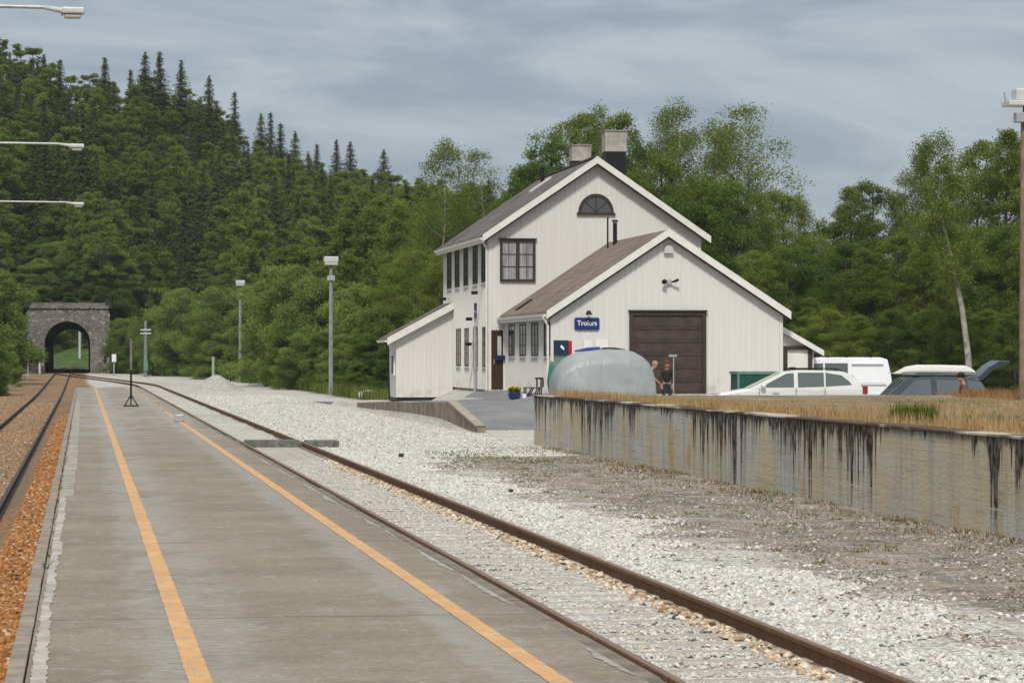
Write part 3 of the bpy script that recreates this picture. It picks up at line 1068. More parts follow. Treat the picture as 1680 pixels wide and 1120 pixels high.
blades('green_tuft', 500, (gp.x - 0.35, gp.x + 0.35, gp.y - 0.3, gp.y + 0.3), zd, (0.2, 0.42), (0.006, 0.014), 24, M['leaf_grass'], 'bright green grass tuft standing in the straw on the ramp', 'grass')
rp = atD(1645, 640, 68)
blades('red_grass', 4500, (rp.x - 0.2, rp.x + 3.5, 63, yend), zd, (0.08, 0.30), (0.005, 0.010), 25, M['red_grass'], 'reddish dry grass around the foot of the near floodlight pole', 'grass', clump=0.3)
# weeds on the dirt strip and at the wall foot
M['brown_weeds'] = leaf_mat('brown weed stalks', (0.14, 0.085, 0.04), (0.38, 0.27, 0.13), objvar=0.0, scale=2.0)
blades('wall_foot_weeds', 14000, (10.2, WX, 20, 68), zg, (0.02, 0.10), (0.003, 0.008), 26, M['brown_weeds'], 'rust brown weeds and straw along the foot of the ramp wall', 'weeds', clump=0.15, lean=0.9,
       mask=lambda x, y, r: r < 0.10 + 0.8 * sst(x, 10.8, 11.5) * sst(math.sin(y * 0.6) + math.sin(y * 1.7 + 1), -0.8, 1.0))
blades('strip_weeds', 5000, (7.6, 11.5, 18, 66), zg, (0.015, 0.07), (0.004, 0.009), 37, M['leaf_grass'], 'tiny scattered green and yellow weeds on the dirt strip', 'weeds', clump=0.07, lean=1.2)
blades('dirt_weeds', 5000, (7.9, 11.5, 46, 68), zg, (0.03, 0.10), (0.005, 0.010), 27, M['leaf_grass'], 'low green weeds on the dirt near the end of the ramp wall', 'weeds', clump=0.3, lean=0.8,
       mask=lambda x, y, r: r < 0.8 * sst(math.sin(x * 1.7 + y * 0.5) + math.sin(y * 0.8 + x), -0.4, 1.2) * sst(y, 50, 60))
blades('yard_edge_grass', 16000, (14.2, 22, 127, 200), zg, (0.25, 0.8), (0.02, 0.04), 28, M['leaf_grass'], 'tall green grass at the far edge of the gravel yard', 'grass', clump=0.5)
blades('bank_grass', 9000, (-22, -5.9, 100, 296), zg, (0.2, 0.8), (0.02, 0.05), 29, M['leaf_grass'], 'green grass on the bank left of the main track', 'grass', clump=0.5)
blades('platform_edge_weeds', 500, (PL + 0.09, PL + 0.14, 22, 70), lambda x, y: 0, (0.02, 0.07), (0.004, 0.008), 30, M['leaf_grass'], 'small green weeds in the joint behind the platform kerb', 'weeds', clump=0.05, lean=1.2)


# ------------------------------------------------------------------ station building
YG, YM = 98.57, 109.8
XG0 = atY(905, 600, YG)[0]
XG1 = atY(1284, 600, YG)[0]
XM0 = atY(802, 600, YM)[0]
XM1 = atY(1150, 600, YM)[0]
YB = atX(728, 600, XM0)[0]
bld = empty('station_building', (XG0, YG, 0.3), label='white boarded two storey station house with dark slate roof and low garage wing in front', cat='building')


def gable_wall(X0, X1, Y0, Y1, zb, ze, apx, apz, openings_front, openings_side, mat, parent, cover_below=None):
    """solid body with vertical cover boards on the front and left faces"""
    mb = MB()
    mb.prismY([(X0, zb), (X1, zb), (X1, ze), (apx, apz), (X0, ze)], Y0, Y1)

    def top(x):
        return ze + (apz - ze) * ((x - X0) / (apx - X0) if x < apx else (X1 - x) / (X1 - apx))
    x = X0 + 0.10
    while x < X1 - 0.02:
        segs = [(zb + 0.001, top(x) - 0.05)]
        for (a_, b_, c_, d_) in openings_front:
            if a_ - 0.03 < x + 0.02 and x - 0.02 < b_ + 0.03:
                segs = [q for (s0, s1) in segs for q in ((s0, min(s1, c_)), (max(s0, d_), s1)) if q[1] - q[0] > 0.05]
        for s0, s1 in segs:
            mb.box(x - 0.021, x + 0.021, Y0 - 0.022, Y0 - 0.0005, s0, s1)
        x += 0.205
    y = Y0 + 0.10
    while y < Y1 - 0.02:
        segs = [(zb + 0.001, ze - 0.02)]
        for (a_, b_, c_, d_) in openings_side:
            if a_ - 0.03 < y + 0.02 and y - 0.02 < b_ + 0.03:
                segs = [q for (s0, s1) in segs for q in ((s0, min(s1, c_)), (max(s0, d_), s1)) if q[1] - q[0] > 0.05]
        for s0, s1 in segs:
            mb.box(X0 - 0.022, X0 - 0.0005, y - 0.021, y + 0.021, s0, s1)
        y += 0.205
    # corner boards
    for (cx) in (X0, X1 - 0.12):
        mb.box(cx - (0.03 if cx == X0 else -0.03 + 0.03), cx + 0.12, Y0 - 0.034, Y0 - 0.0006, zb + 0.001, ze - 0.06)
    return mb.build('wall', mat, parent)


def window_y(parent, x0, x1, z0, z1, Y, fw=0.09, mull=1, bars=2, glassm=None, sash=None):
    """window in a wall facing the camera (plane y = Y)"""
    pane = MB().box(x0 + fw, x1 - fw, Y - 0.035, Y - 0.001, z0 + fw, z1 - fw).build('window', glassm or M['glass'], parent)
    fr = MB()
    fr.box(x0, x1, Y - 0.10, Y - 0.002, z1 - fw, z1)
    fr.box(x0, x1, Y - 0.10, Y - 0.002, z0, z0 + fw)
    fr.box(x0, x0 + fw, Y - 0.097, Y - 0.002, z0 + fw, z1 - fw)
    fr.box(x1 - fw, x1, Y - 0.097, Y - 0.002, z0 + fw, z1 - fw)
    for i in range(mull):
        xm = x0 + (x1 - x0) * (i + 1) / (mull + 1)
        fr.box(xm - 0.07, xm + 0.07, Y - 0.085, Y - 0.036, z0 + fw, z1 - fw)
    fr.box(x0 - 0.05, x1 + 0.05, Y - 0.15, Y - 0.004, z1 + 0.001, z1 + 0.045)
    fr.build('frame', M['brown'], pane)
    if bars:
        bm_ = MB()
        for i in range(bars):
            zz = z0 + fw + (z1 - z0 - 2 * fw) * (i + 1) / (bars + 1)
            bm_.box(x0 + fw, x1 - fw, Y - 0.05, Y - 0.0355, zz - 0.018, zz + 0.018)
        for k in range(mull + 1):
            a_ = x0 + (x1 - x0) * k / (mull + 1)
            b_ = x0 + (x1 - x0) * (k + 1) / (mull + 1)
            bm_.box((a_ + b_) / 2 - 0.012, (a_ + b_) / 2 + 0.012, Y - 0.052, Y - 0.0502, z0 + fw, z1 - fw)
        bm_.build('glazing_bar', M['brown'], pane)
    return pane


def window_x(parent, y0, y1, z0, z1, X, fw=0.09):
    """window in the left wall (plane x = X, facing -x)"""
    pane = MB().box(X - 0.014, X - 0.001, y0 + fw, y1 - fw, z0 + fw, z1 - fw).build('window', M['glass'], parent)
    fr = MB()
    fr.box(X - 0.034, X - 0.002, y0, y1, z1 - fw, z1)
    fr.box(X - 0.034, X - 0.002, y0, y1, z0, z0 + fw)
    for a_ in (y0, y1 - fw):
        fr.box(X - 0.032, X - 0.002, a_, a_ + fw, z0 + fw, z1 - fw)
    ym = (y0 + y1) / 2
    fr.box(X - 0.026, X - 0.015, ym - 0.05, ym + 0.05, z0 + fw, z1 - fw)
    for i in (1, 2):
        zz = z0 + (z1 - z0) * i / 3
        fr.box(X - 0.022, X - 0.015, y0 + fw, ym - 0.051, zz - 0.018, zz + 0.018)
        fr.box(X - 0.022, X - 0.015, ym + 0.051, y1 - fw, zz - 0.018, zz + 0.018)
    fr.build('frame', M['brown'], pane)
    sl_ = MB().box(X - 0.05, X - 0.004, y0 - 0.03, y1 + 0.03, z0 - 0.05, z0 - 0.002)
    sl_.build('sill', M['trim'], pane)
    return pane


# --- main house
ZB = 0.34
zeM = atY(802, 385, YM)[1]
apM = atY(977, 266, YM)
zb_main = ZB + 0.02
upx = [(734.3, 741.6), (747, 754), (761.3, 768.6), (776.4, 783.9), (790.6, 797.9)]
lox = [(736, 742), (749.3, 756), (763, 769.9), (777.3, 784.2), (792.4, 799.2)]
upw, low = [], []
for (a_, b_) in upx:
    y1_, y0_ = atX(a_, 500, XM0)[0], atX(b_, 500, XM0)[0]
    upw.append((y0_, y1_, 4.72, 6.34))
for (a_, b_) in lox:
    y1_, y0_ = atX(a_, 500, XM0)[0], atX(b_, 500, XM0)[0]
    low.append((y0_, y1_, 1.28, 2.92))
fw0 = atY(820, 462, YM)
fw1 = atY(878, 393, YM)
door0 = atY(803.5, 638, YM)
door1 = atY(827.0, 540, YM)
lun0 = atY(948.5, 351, YM)
lun1 = atY(1006.5, 319, YM)
gable_wall(XM0, XM1, YM, YB, zb_main, zeM, apM[0], apM[1], [(fw0[0], fw1[0], fw0[1], fw1[1]), (door0[0], door1[0], door0[1], door1[1]), (lun0[0], lun1[0], lun0[1], lun1[1])],
           upw + low, M['siding'], bld)
MB().box(XM0 + 0.06, XM1 - 0.06, YM + 0.06, YB - 0.06, -0.8, zb_main - 0.001).build('foundation', M['concrete'], bld)
for q in upw + low:
    window_x(bld, q[0], q[1], q[2], q[3], XM0)
window_y(bld, fw0[0], fw1[0], fw0[1], fw1[1], YM, 0.10, 1, 2, M['curtain'])
# half-round window in the gable
lc = ((lun0[0] + lun1[0]) / 2, lun0[1] + 0.05)
lr_ = (lun1[0] - lun0[0]) / 2
lh = lun1[1] - lun0[1] - 0.03
arc = [(lc[0] - lr_ * math.cos(t), lc[1] + lh * math.sin(t)) for t in np.linspace(0, math.pi, 17)]
pane = MB().prismY([(x, z) for x, z in reversed(arc)], YM - 0.03, YM - 0.001).build('window', glass('grey attic glass', (0.085, 0.085, 0.09), 0.15), bld)
fm = MB()
for i in range(16):
    (xa, za), (xb, zb) = arc[i], arc[i + 1]
    k = 0.86
    xi0, zi0 = lc[0] + (xa - lc[0]) * k, lc[1] + (za - lc[1]) * k
    xi1, zi1 = lc[0] + (xb - lc[0]) * k, lc[1] + (zb - lc[1]) * k
    fm.prismY([(xi0, zi0), (xi1, zi1), (xb, zb), (xa, za)], YM - 0.08, YM - 0.032)
fm.box(lc[0] - lr_ - 0.06, lc[0] + lr_ + 0.06, YM - 0.11, YM - 0.002, lc[1] - 0.09, lc[1] - 0.001)
for t in (0.25, 0.5, 0.75):
    aa = math.pi * t
    ex, ez = lc[0] - lr_ * 0.9 * math.cos(aa), lc[1] + lh * 0.9 * math.sin(aa)
    nx_, nz_ = -math.sin(aa) * 0.02, -math.cos(aa) * 0.02
    fm.prismY([(lc[0] - nx_, lc[1] + 0.02), (lc[0] + nx_, lc[1] + 0.02), (ex + nx_, ez), (ex - nx_, ez)], YM - 0.06, YM - 0.0325)
fm.build('frame', M['brown'], pane)


def roof(X0, X1, Y0, Y1, ze, apx, apz, ov, ovf, mat, parent, th=0.16, barge=0.24, both=True, ovb=0.3):
    """two slopes, thickness th, over a gable running along y; returns the ridge point"""
    sl = (apz - ze) / (apx - X0)
    sr = (apz - ze) / (X1 - apx)
    xl, zl = X0 - ov, ze - ov * sl
    xr, zr = X1 + ov, ze - ov * sr
    r_ = MB().prismY([(xl, zl + 0.03), (apx, apz + 0.03), (xr, zr + 0.03), (xr, zr + th), (apx, apz + th + 0.02), (xl, zl + th)], Y0 - ovf, Y1 + ovb)
    ro = r_.build('roof', mat, parent)
    b_ = MB()
    b_.prismY([(xl - 0.02, zl + th - barge - 0.02), (apx, apz + th - barge), (apx, apz + th + 0.045), (xl - 0.02, zl + th + 0.025)], Y0 - ovf - 0.045, Y0 - ovf - 0.002)
    b_.prismY([(apx + 0.001, apz + th - barge), (xr + 0.02, zr + th - barge - 0.02), (xr + 0.02, zr + th + 0.025), (apx + 0.001, apz + th + 0.045)], Y0 - ovf - 0.045, Y0 - ovf - 0.002)
    b_.build('bargeboard', M['trim'], ro)
    # dark strip added as the eave shadow, set back under the barge
    s_ = MB()
    s_.prismY([(xl + 0.1, zl - 0.10), (apx, apz - 0.16), (apx, apz + 0.02), (xl + 0.1, zl + 0.02)], Y0 - ovf + 0.02, Y0 - ovf + 0.06)
    s_.prismY([(apx + 0.001, apz - 0.16), (xr - 0.1, zr - 0.10), (xr - 0.1, zr + 0.02), (apx + 0.001, apz + 0.02)], Y0 - ovf + 0.02, Y0 - ovf + 0.06)
    s_.build('eave_shade_strip', M['brown'], ro)
    g_ = MB()
    gz_ = zl + 0.02
    ring = [(xl - 0.115, gz_ + 0.07), (xl - 0.10, gz_ - 0.02), (xl - 0.05, gz_ - 0.06), (xl + 0.0, gz_ - 0.02), (xl + 0.0, gz_ + 0.02)]
    g_.prismY(list(ring), Y0 - ovf + 0.02, Y1 + ovb)
    g_.build('gutter', M['trim'], ro)
    # fascia
    MB().box(xl + 0.002, xl + 0.04, Y0 - ovf + 0.065, Y1 + ovb, zl - 0.13, zl + 0.028).build('fascia', M['trim'], ro)
    return ro


rM = roof(XM0, XM1, YM, YB, zeM, apM[0], apM[1], 0.30, 0.42, M['slate'], bld)
# ridge tiles, roof hatch, vent
MB().box(apM[0] - 0.10, apM[0] + 0.10, YM - 0.4, YB + 0.3, apM[1] + 0.17, apM[1] + 0.23).build('ridge_tile', M['slate'], rM)


def on_roof(x, frac, X0, ze, apx, apz):  # height of the left slope at x
    return ze + (apz - ze) * (x - X0) / (apx - X0) + 0.16


sx_ = apM[0] - 0.95
hz = on_roof(sx_, 0, XM0, zeM, apM[0], apM[1])
hy = atX(878, 285, sx_)[0]
slp = (apM[1] - zeM) / (apM[0] - XM0)
MB().prismY([(sx_ - 0.45, hz - 0.45 * slp), (sx_ + 0.45, hz + 0.45 * slp), (sx_ + 0.45, hz + 0.45 * slp + 0.09), (sx_ - 0.45, hz - 0.45 * slp + 0.09)], 117.5, 118.3).build('roof_hatch', M['pale_metal'], rM)
vm = MB()
vm.tube([(apM[0] - 0.55, 119.6, apM[1] - 0.5), (apM[0] - 0.55, 119.6, apM[1] + 0.42)], 0.09, 8)
vm.tube([(apM[0] - 0.55, 119.6, apM[1] + 0.42), (apM[0] - 0.55, 119.6, apM[1] + 0.55)], [0.16, 0.03], 8)
vm.build('roof_vent', M['black'], rM)
for (xa, xb, yt, Yc, dd) in ((993, 1028, 213, 115.5, 0.85), (938, 970, 237, 122.0, 0.7)):
    p0_, z1_ = atY(xa, yt, Yc)
    p1_, _ = atY(xb, yt, Yc)
    zm = z1_ - (0.94 if yt < 220 else 0.75)
    ch = MB().box(p0_ + 0.03, p1_ - 0.03, Yc + 0.03, Yc + dd - 0.03, apM[1] - 1.4, zm + 0.01).build('chimney', M['black'], rM)
    MB().box(p0_, p1_, Yc, Yc + dd, zm + 0.012, z1_ - 0.06).build('chimney_stack', M['concrete_light'], ch, bevel=0.01)
    MB().box(p0_ - 0.04, p1_ + 0.04, Yc - 0.04, Yc + dd + 0.04, z1_ - 0.059, z1_).build('chimney_cap', M['concrete'], ch)
# entrance door, leaf half glazed
dr = MB().box(door0[0] + 0.05, door1[0] - 0.05, YM - 0.05, YM - 0.001, door0[1], door1[1] - 0.04).build('door', M['door_brown'], bld)
dw = door1[0] - door0[0]
MB().box(door0[0] + dw * 0.52, door1[0] - 0.12, YM - 0.058, YM - 0.051, door0[1] + 1.35, door1[1] - 0.28).build('door_pane', M['lamp_glass'], dr)
MB().tube([(door0[0] + 0.16, YM - 0.10, door0[1] + 1.0), (door0[0] + 0.16, YM - 0.10, door0[1] + 1.2)], 0.015, 6).build('handle', M['grey_metal'], dr)
df = MB()
df.box(door0[0] - 0.06, door0[0] + 0.048, YM - 0.09, YM - 0.002, door0[1] - 0.05, door1[1] + 0.02)
df.box(door1[0] - 0.048, door1[0] + 0.06, YM - 0.09, YM - 0.002, door0[1] - 0.05, door1[1] + 0.02)
df.build('frame', M['trim'], dr)
MB().box(door0[0] - 0.25, door1[0] + 0.15, YM - 1.1, YM - 0.1, zg(16.3, 109) - 0.1, door0[1] - 0.03).build('doorstep', M['concrete_light'], bld, bevel=0.015)
bk = MB()
for t in range(10):
    bk.box(door0[0] + dw * 0.45 + t * 0.035, door0[0] + dw * 0.45 + t * 0.035 + 0.02, YM - 0.22, YM - 0.10, door0[1] + 1.22, door0[1] + 1.36)
bk.box(door0[0] + dw * 0.42, door0[0] + dw * 0.45 + 0.38, YM - 0.23, YM - 0.10, door0[1] + 1.19, door0[1] + 1.219)
bkt = bk.build('letter_basket', M['blue_sign'])
tag(bkt, 'small blue basket hung on the brown entrance door', 'basket')

# --- garage wing
zeG = atY(905, 512, YG)[1]
apG = atY(1094, 385, YG)
dg0 = atY(1033, 641, YG)
dg1 = atY(1157, 511, YG)
gw = []
for (a_, b_) in ((835.3, 844.8), (853.3, 863), (872.6, 883.3), (893.2, 902.6)):
    y1_, y0_ = atX(a_, 500, XG0)[0], atX(b_, 500, XG0)[0]
    gw.append((y0_, y1_, 1.72, 2.98))
YGB = YM - 0.001
gable_wall(XG0, XG1, YG, YGB, ZB, zeG, apG[0], apG[1], [(dg0[0], dg1[0], dg0[1] - 0.2, dg1[1])], gw, M['siding'], bld)
MB().box(XG0 + 0.05, XG1 - 0.05, YG + 0.05, YGB, -0.8, ZB - 0.001).build('foundation', M['concrete'], bld)
for q in gw:
    window_x(bld, q[0], q[1], q[2], q[3], XG0, 0.08)
rG = roof(XG0, XG1, YG, YGB, zeG, apG[0], apG[1], 0.22, 0.30, M['slate_brown'], bld, ovb=-0.01)
# the slope runs out over the entrance beside the main wall
for (px_, py0, py1, rad, Yp) in ((997, 395, 357, 0.035, 107.5), (1009, 393, 365, 0.085, 107.0)):
    a_ = atY(px_, py0 + 12, Yp)
    b_ = atY(px_, py1, Yp)
    fl = MB().tube([(a_[0], Yp, a_[1]), (b_[0], Yp, b_[1])], rad, 10)
    if rad > 0.05:
        fl.tube([(a_[0], Yp, b_[1] + 0.02), (a_[0], Yp, b_[1] + 0.10)], 0.12, 10)
    fl.build('flue', M['black'], rG)
# small roof hatch on the garage slope
hx = atY(855, 492, 107.5)[0]
hz2 = on_roof(hx, 0, XG0, zeG, apG[0], apG[1])
sg = (apG[1] - zeG) / (apG[0] - XG0)
MB().prismY([(hx - 0.25, hz2 - 0.25 * sg), (hx + 0.35, hz2 + 0.35 * sg), (hx + 0.35, hz2 + 0.35 * sg + 0.07), (hx - 0.25, hz2 - 0.25 * sg + 0.07)], 106.9, 107.5).build('roof_hatch', M['black'], rG)
# downpipes
for (X_, Y_, zt_, zb_) in ((XG0 - 0.16, YG - 0.12, zeG - 0.12, 0.3), (XM0 - 0.10, YM - 0.06, zeM - 0.2, 0.3)):
    MB().tube([(X_ - 0.2, Y_, zt_), (X_ - 0.05, Y_, zt_ - 0.28), (X_, Y_, zt_ - 0.4), (X_, Y_, zb_)], 0.045, 8).build('downpipe', M['trim'], bld)
ydp = atX(784, 600, XM0)[0]
MB().tube([(XM0 - 0.12, ydp, 3.0), (XM0 - 0.12, ydp, 0.2)], 0.06, 8).build('downpipe', M['grey_metal'], bld)
# garage door: horizontal panels in a dark frame
gd = MB()
nz = 6
for i in range(nz):
    z0_ = dg0[1] - 0.1 + (dg1[1] - 0.14 - dg0[1] + 0.1) * i / nz
    z1_ = dg0[1] - 0.1 + (dg1[1] - 0.14 - dg0[1] + 0.1) * (i + 1) / nz
    gd.box(dg0[0] + 0.12, dg1[0] - 0.12, YG - 0.03, YG - 0.001, z0_, z1_)
    for k in range(4):
        xa = dg0[0] + 0.16 + (dg1[0] - dg0[0] - 0.32) * k / 4 + 0.05
        xb = dg0[0] + 0.16 + (dg1[0] - dg0[0] - 0.32) * (k + 1) / 4 - 0.05
        gd.box(xa, xb, YG - 0.045, YG - 0.0305, z0_ + 0.08, z1_ - 0.07)
    gd.box(dg0[0] + 0.12, dg1[0] - 0.12, YG - 0.052, YG - 0.0303, z1_ - 0.035, z1_ - 0.003)
M['garage_door'] = plain('faded brown boards', (0.066, 0.047, 0.040), 0.6, var=0.22, scale=2.5)
gdo = gd.build('garage_door', M['garage_door'], bld)
gf = MB()
gf.box(dg0[0] - 0.02, dg0[0] + 0.118, YG - 0.10, YG - 0.002, dg0[1] - 0.1, dg1[1] - 0.14)
gf.box(dg1[0] - 0.118, dg1[0] + 0.02, YG - 0.10, YG - 0.002, dg0[1] - 0.1, dg1[1] - 0.14)
gf.box(dg0[0] - 0.02, dg1[0] + 0.02, YG - 0.10, YG - 0.002, dg1[1] - 0.138, dg1[1])
gf.box(dg0[0] - 0.06, dg1[0] + 0.06, YG - 0.16, YG - 0.004, dg1[1] + 0.002, dg1[1] + 0.05)
gf.build('frame', M['brown'], gdo)
MB().box(dg0[0] - 0.1, dg1[0] + 0.1, YG - 0.45, YG - 0.06, -0.3, dg0[1] - 0.11).build('threshold', M['concrete_light'], bld)
# bell housing and floodlights in the garage gable
q0 = atY(1096, 410, YG)
MB().prismY([(q0[0] + 0.17 * math.cos(t), q0[1] - 0.02 + 0.19 * math.sin(t)) for t in np.linspace(0, math.pi, 9)] + [(q0[0] - 0.17, q0[1] - 0.12), (q0[0] + 0.17, q0[1] - 0.12)], YG - 0.16, YG - 0.001).build('bell_housing', M['pale_metal'], bld)
fx, fz = atY(1097, 463, YG)
fl = MB().box(fx - 0.10, fx + 0.10, YG - 0.12, YG - 0.001, fz - 0.07, fz + 0.07).build('light_bracket', M['grey_metal'], bld)
lm_ = MB()
lm_.tube([(fx - 0.02, YG - 0.06, fz), (fx - 0.02, YG - 0.10, fz + 0.14)], 0.012, 6)
lm_.tube([(fx + 0.05, YG - 0.06, fz), (fx + 0.05, YG - 0.10, fz + 0.14)], 0.012, 6)
lm_.build('bracket_arm', M['grey_metal'], fl)
for sx in (-1, 1):
    h_ = MB().tube([(fx + sx * 0.10, YG - 0.14, fz + 0.01), (fx + sx * 0.19, YG - 0.22, fz + 0.03), (fx + sx * (0.24 if sx < 0 else 0.30), YG - 0.30, fz + (0.0 if sx < 0 else 0.09))], [0.03, 0.085 if sx < 0 else 0.045, 0.09 if sx < 0 else 0.05], 10)
    h_.build('floodlight', M['black'], fl)
# lamps on the left wall
for (px_, py_, X_) in ((787, 481, XM0), (778, 524, XM0), (777, 565, XM0), (735, 491, XM0)):
    yy_, zz_ = atX(px_ + 3, py_, X_)
    lb = MB().tube([(X_, yy_, zz_ + 0.03), (X_ - 0.18, yy_, zz_ + 0.05)], 0.02, 6).build('wall_lamp', M['grey_metal'], bld)
    MB().box(X_ - 0.42, X_ - 0.17, yy_ - 0.10, yy_ + 0.10, zz_ - 0.05, zz_ + 0.09).build('lamp_head', M['black'], lb, bevel=0.02)
lx, lz = atY(964, 513, YG)
lb = MB().tube([(lx, YG, lz), (lx, YG - 0.25, lz + 0.04)], 0.02, 6).build('wall_lamp', M['grey_metal'], bld)
MB().tube([(lx, YG - 0.25, lz + 0.08), (lx, YG - 0.25, lz - 0.08)], [0.06, 0.13], 10).build('lamp_shade', M['black'], lb)

# --- lean-to at the right with the small white door
XL1 = atY(1335, 600, YG + 0.6)[0]
ztl = atY(1284, 541, YG + 0.6)[1]
ztr = atY(1335, 574, YG + 0.6)[1]
le_ = MB().prismY([(XG1 + 0.001, -0.5), (XL1, -0.5), (XL1, ztr), (XG1 + 0.001, ztl)], YG + 0.6, YG + 7)
le_.build('wall', M['siding'], bld)
sl2 = (ztl - ztr) / (XL1 - XG1)
rl = MB().prismY([(XG1 + 0.002, ztl + 0.02), (XL1 + 0.3, ztr - 0.3 * sl2 + 0.02), (XL1 + 0.3, ztr - 0.3 * sl2 + 0.14), (XG1 + 0.002, ztl + 0.14)], YG + 0.35, YG + 7.2).build('roof', M['slate_brown'], bld)
MB().prismY([(XG1 + 0.002, ztl - 0.04), (XL1 + 0.32, ztr - 0.32 * sl2 - 0.05), (XL1 + 0.32, ztr - 0.32 * sl2 + 0.16), (XG1 + 0.002, ztl + 0.17)], YG + 0.30, YG + 0.348).build('bargeboard', M['trim'], rl)
d0 = atY(1291, 640, YG + 0.6)
d1 = atY(1325, 574, YG + 0.6)
ld = MB().box(d0[0], d1[0], YG + 0.56, YG + 0.599, -0.2, d1[1]).build('door', M['trim'], bld)
lf = MB()
lf.box(d0[0] - 0.14, d0[0] - 0.001, YG + 0.50, YG + 0.598, -0.2, d1[1])
lf.box(d1[0] + 0.001, d1[0] + 0.16, YG + 0.50, YG + 0.598, -0.2, d1[1])
lf.box(d0[0] - 0.14, d1[0] + 0.16, YG + 0.50, YG + 0.598, d1[1] + 0.001, d1[1] + 0.15)
lf.build('frame', M['brown'], ld)
MB().box(d0[0] + 0.06, d1[0] - 0.06, YG + 0.548, YG + 0.559, d1[1] - 0.1, d1[1] - 0.07).build('door_rail', M['concrete'], ld)

# ------------------------------------------------------------------ white shed at the left
YS = 120.6
XS0 = atY(650, 655, YS)[0]
XS1 = XM0 - 0.03
zsb = atY(650, 653, YS)[1]
zs1 = atY(733, 503, YS)[1]
zs0 = atY(650, 553, YS)[1]
shed = empty('lean_to_shed', (XS0, YS, zsb), label='white boarded lean-to shed with a single sloping roof left of the station house', cat='shed')
sm_ = MB().prismY([(XS0, zsb + 0.04), (XS1, zsb + 0.04), (XS1, zs1), (XS0, zs0)], YS, YS + 3.0)
x = XS0 + 0.1
while x < XS1:
    tz = zs0 + (zs1 - zs0) * (x - XS0) / (XS1 - XS0)
    sm_.box(x - 0.02, x + 0.02, YS - 0.022, YS - 0.0005, zsb + 0.05, tz - 0.02)
    x += 0.20
sm_.build('wall', M['siding'], shed)
MB().box(XS0 + 0.03, XS1, YS + 0.03, YS + 2.96, zsb - 0.5, zsb + 0.039).build('foundation', M['black'], shed)
ss = (zs1 - zs0) / (XS1 - XS0)
o_ = 0.42
xa, za = XS0 - o_, zs0 - o_ * ss
srf = MB().prismY([(xa, za + 0.02), (XS1 + 0.04, zs1 + 0.04 * ss + 0.02), (XS1 + 0.04, zs1 + 0.04 * ss + 0.18), (xa, za + 0.18)], YS - 0.3, YS + 3.3).build('roof', M['slate'], shed)
MB().prismY([(xa - 0.01, za - 0.12), (XS1 + 0.04, zs1 - 0.10), (XS1 + 0.04, zs1 + 0.04 * ss + 0.20), (xa - 0.01, za + 0.20)], YS - 0.345, YS - 0.302).build('bargeboard', M['trim'], srf)
MB().prismY([(xa - 0.11, za + 0.10), (xa - 0.09, za), (xa - 0.02, za), (xa - 0.012, za + 0.10)], YS - 0.3, YS + 3.3).build('gutter', M['trim'], srf)
MB().tube([(xa - 0.05, YS + 0.2, za), (xa + 0.1, YS + 0.25, za - 0.3), (xa + 0.14, YS + 0.25, zsb - 0.05)], 0.04, 8).build('downpipe', M['black'], shed)
y0_ = YS + 0.5
pn = MB().box(XS0 - 0.03, XS0 - 0.001, y0_, y0_ + 1.0, 0.95, 1.75).build('window', M['glass'], shed)
MB().box(XS0 - 0.07, XS0 - 0.002, y0_ - 0.08, y0_ - 0.001, 0.87, 1.83).box(XS0 - 0.07, XS0 - 0.002, y0_ + 1.001, y0_ + 1.08, 0.87, 1.83).box(XS0 - 0.068, XS0 - 0.003, y0_ - 0.0009, y0_ + 1.0009, 1.751, 1.829).box(XS0 - 0.068, XS0 - 0.003, y0_ - 0.0009, y0_ + 1.0009, 0.871, 0.949).build('frame', M['trim'], pn)


# ------------------------------------------------------------------ lettering
def text_obj(txt, size, mat, parent, loc, width=None, ext=0.004):
    cu = bpy.data.curves.new('lettering', 'FONT')
    cu.body = txt
    cu.size = size
    cu.extrude = ext
    cu.offset = size * 0.012
    cu.align_x = 'CENTER'
    cu.align_y = 'CENTER'
    tmp = bpy.data.objects.new('lettering', cu)
    C.objects.link(tmp)
    dg = bpy.context.evaluated_depsgraph_get()
    me = bpy.data.meshes.new_from_object(tmp.evaluated_get(dg))
    bpy.data.objects.remove(tmp)
    me.materials.clear()
    me.materials.append(mat)
    co_ = np.empty(len(me.vertices) * 3, np.float32)
    me.vertices.foreach_get('co', co_)
    co_ = co_.reshape(-1, 3)
    w_ = co_[:, 0].max() - co_[:, 0].min()
    k = (width / w_) if width else 1
    out = np.stack([co_[:, 0] * k, -co_[:, 2], co_[:, 1]], -1)
    me.vertices.foreach_set('co', out.ravel())
    me.update()
    o = bpy.data.objects.new('lettering', me)
    C.objects.link(o)
    o.parent = parent
    o.location = Vector(loc) - (wloc(parent) if parent else Vector())
    return o


def rounded(x0, x1, z0, z1, r, n=5):
    pts = []
    for (cx, cz, a0_) in ((x0 + r, z0 + r, 180), (x1 - r, z0 + r, 270), (x1 - r, z1 - r, 0), (x0 + r, z1 - r, 90)):
        for i in range(n):
            t = R(a0_ + 90 * i / (n - 1))
            pts.append((cx + r * math.cos(t), cz + r * math.sin(t)))
    return pts


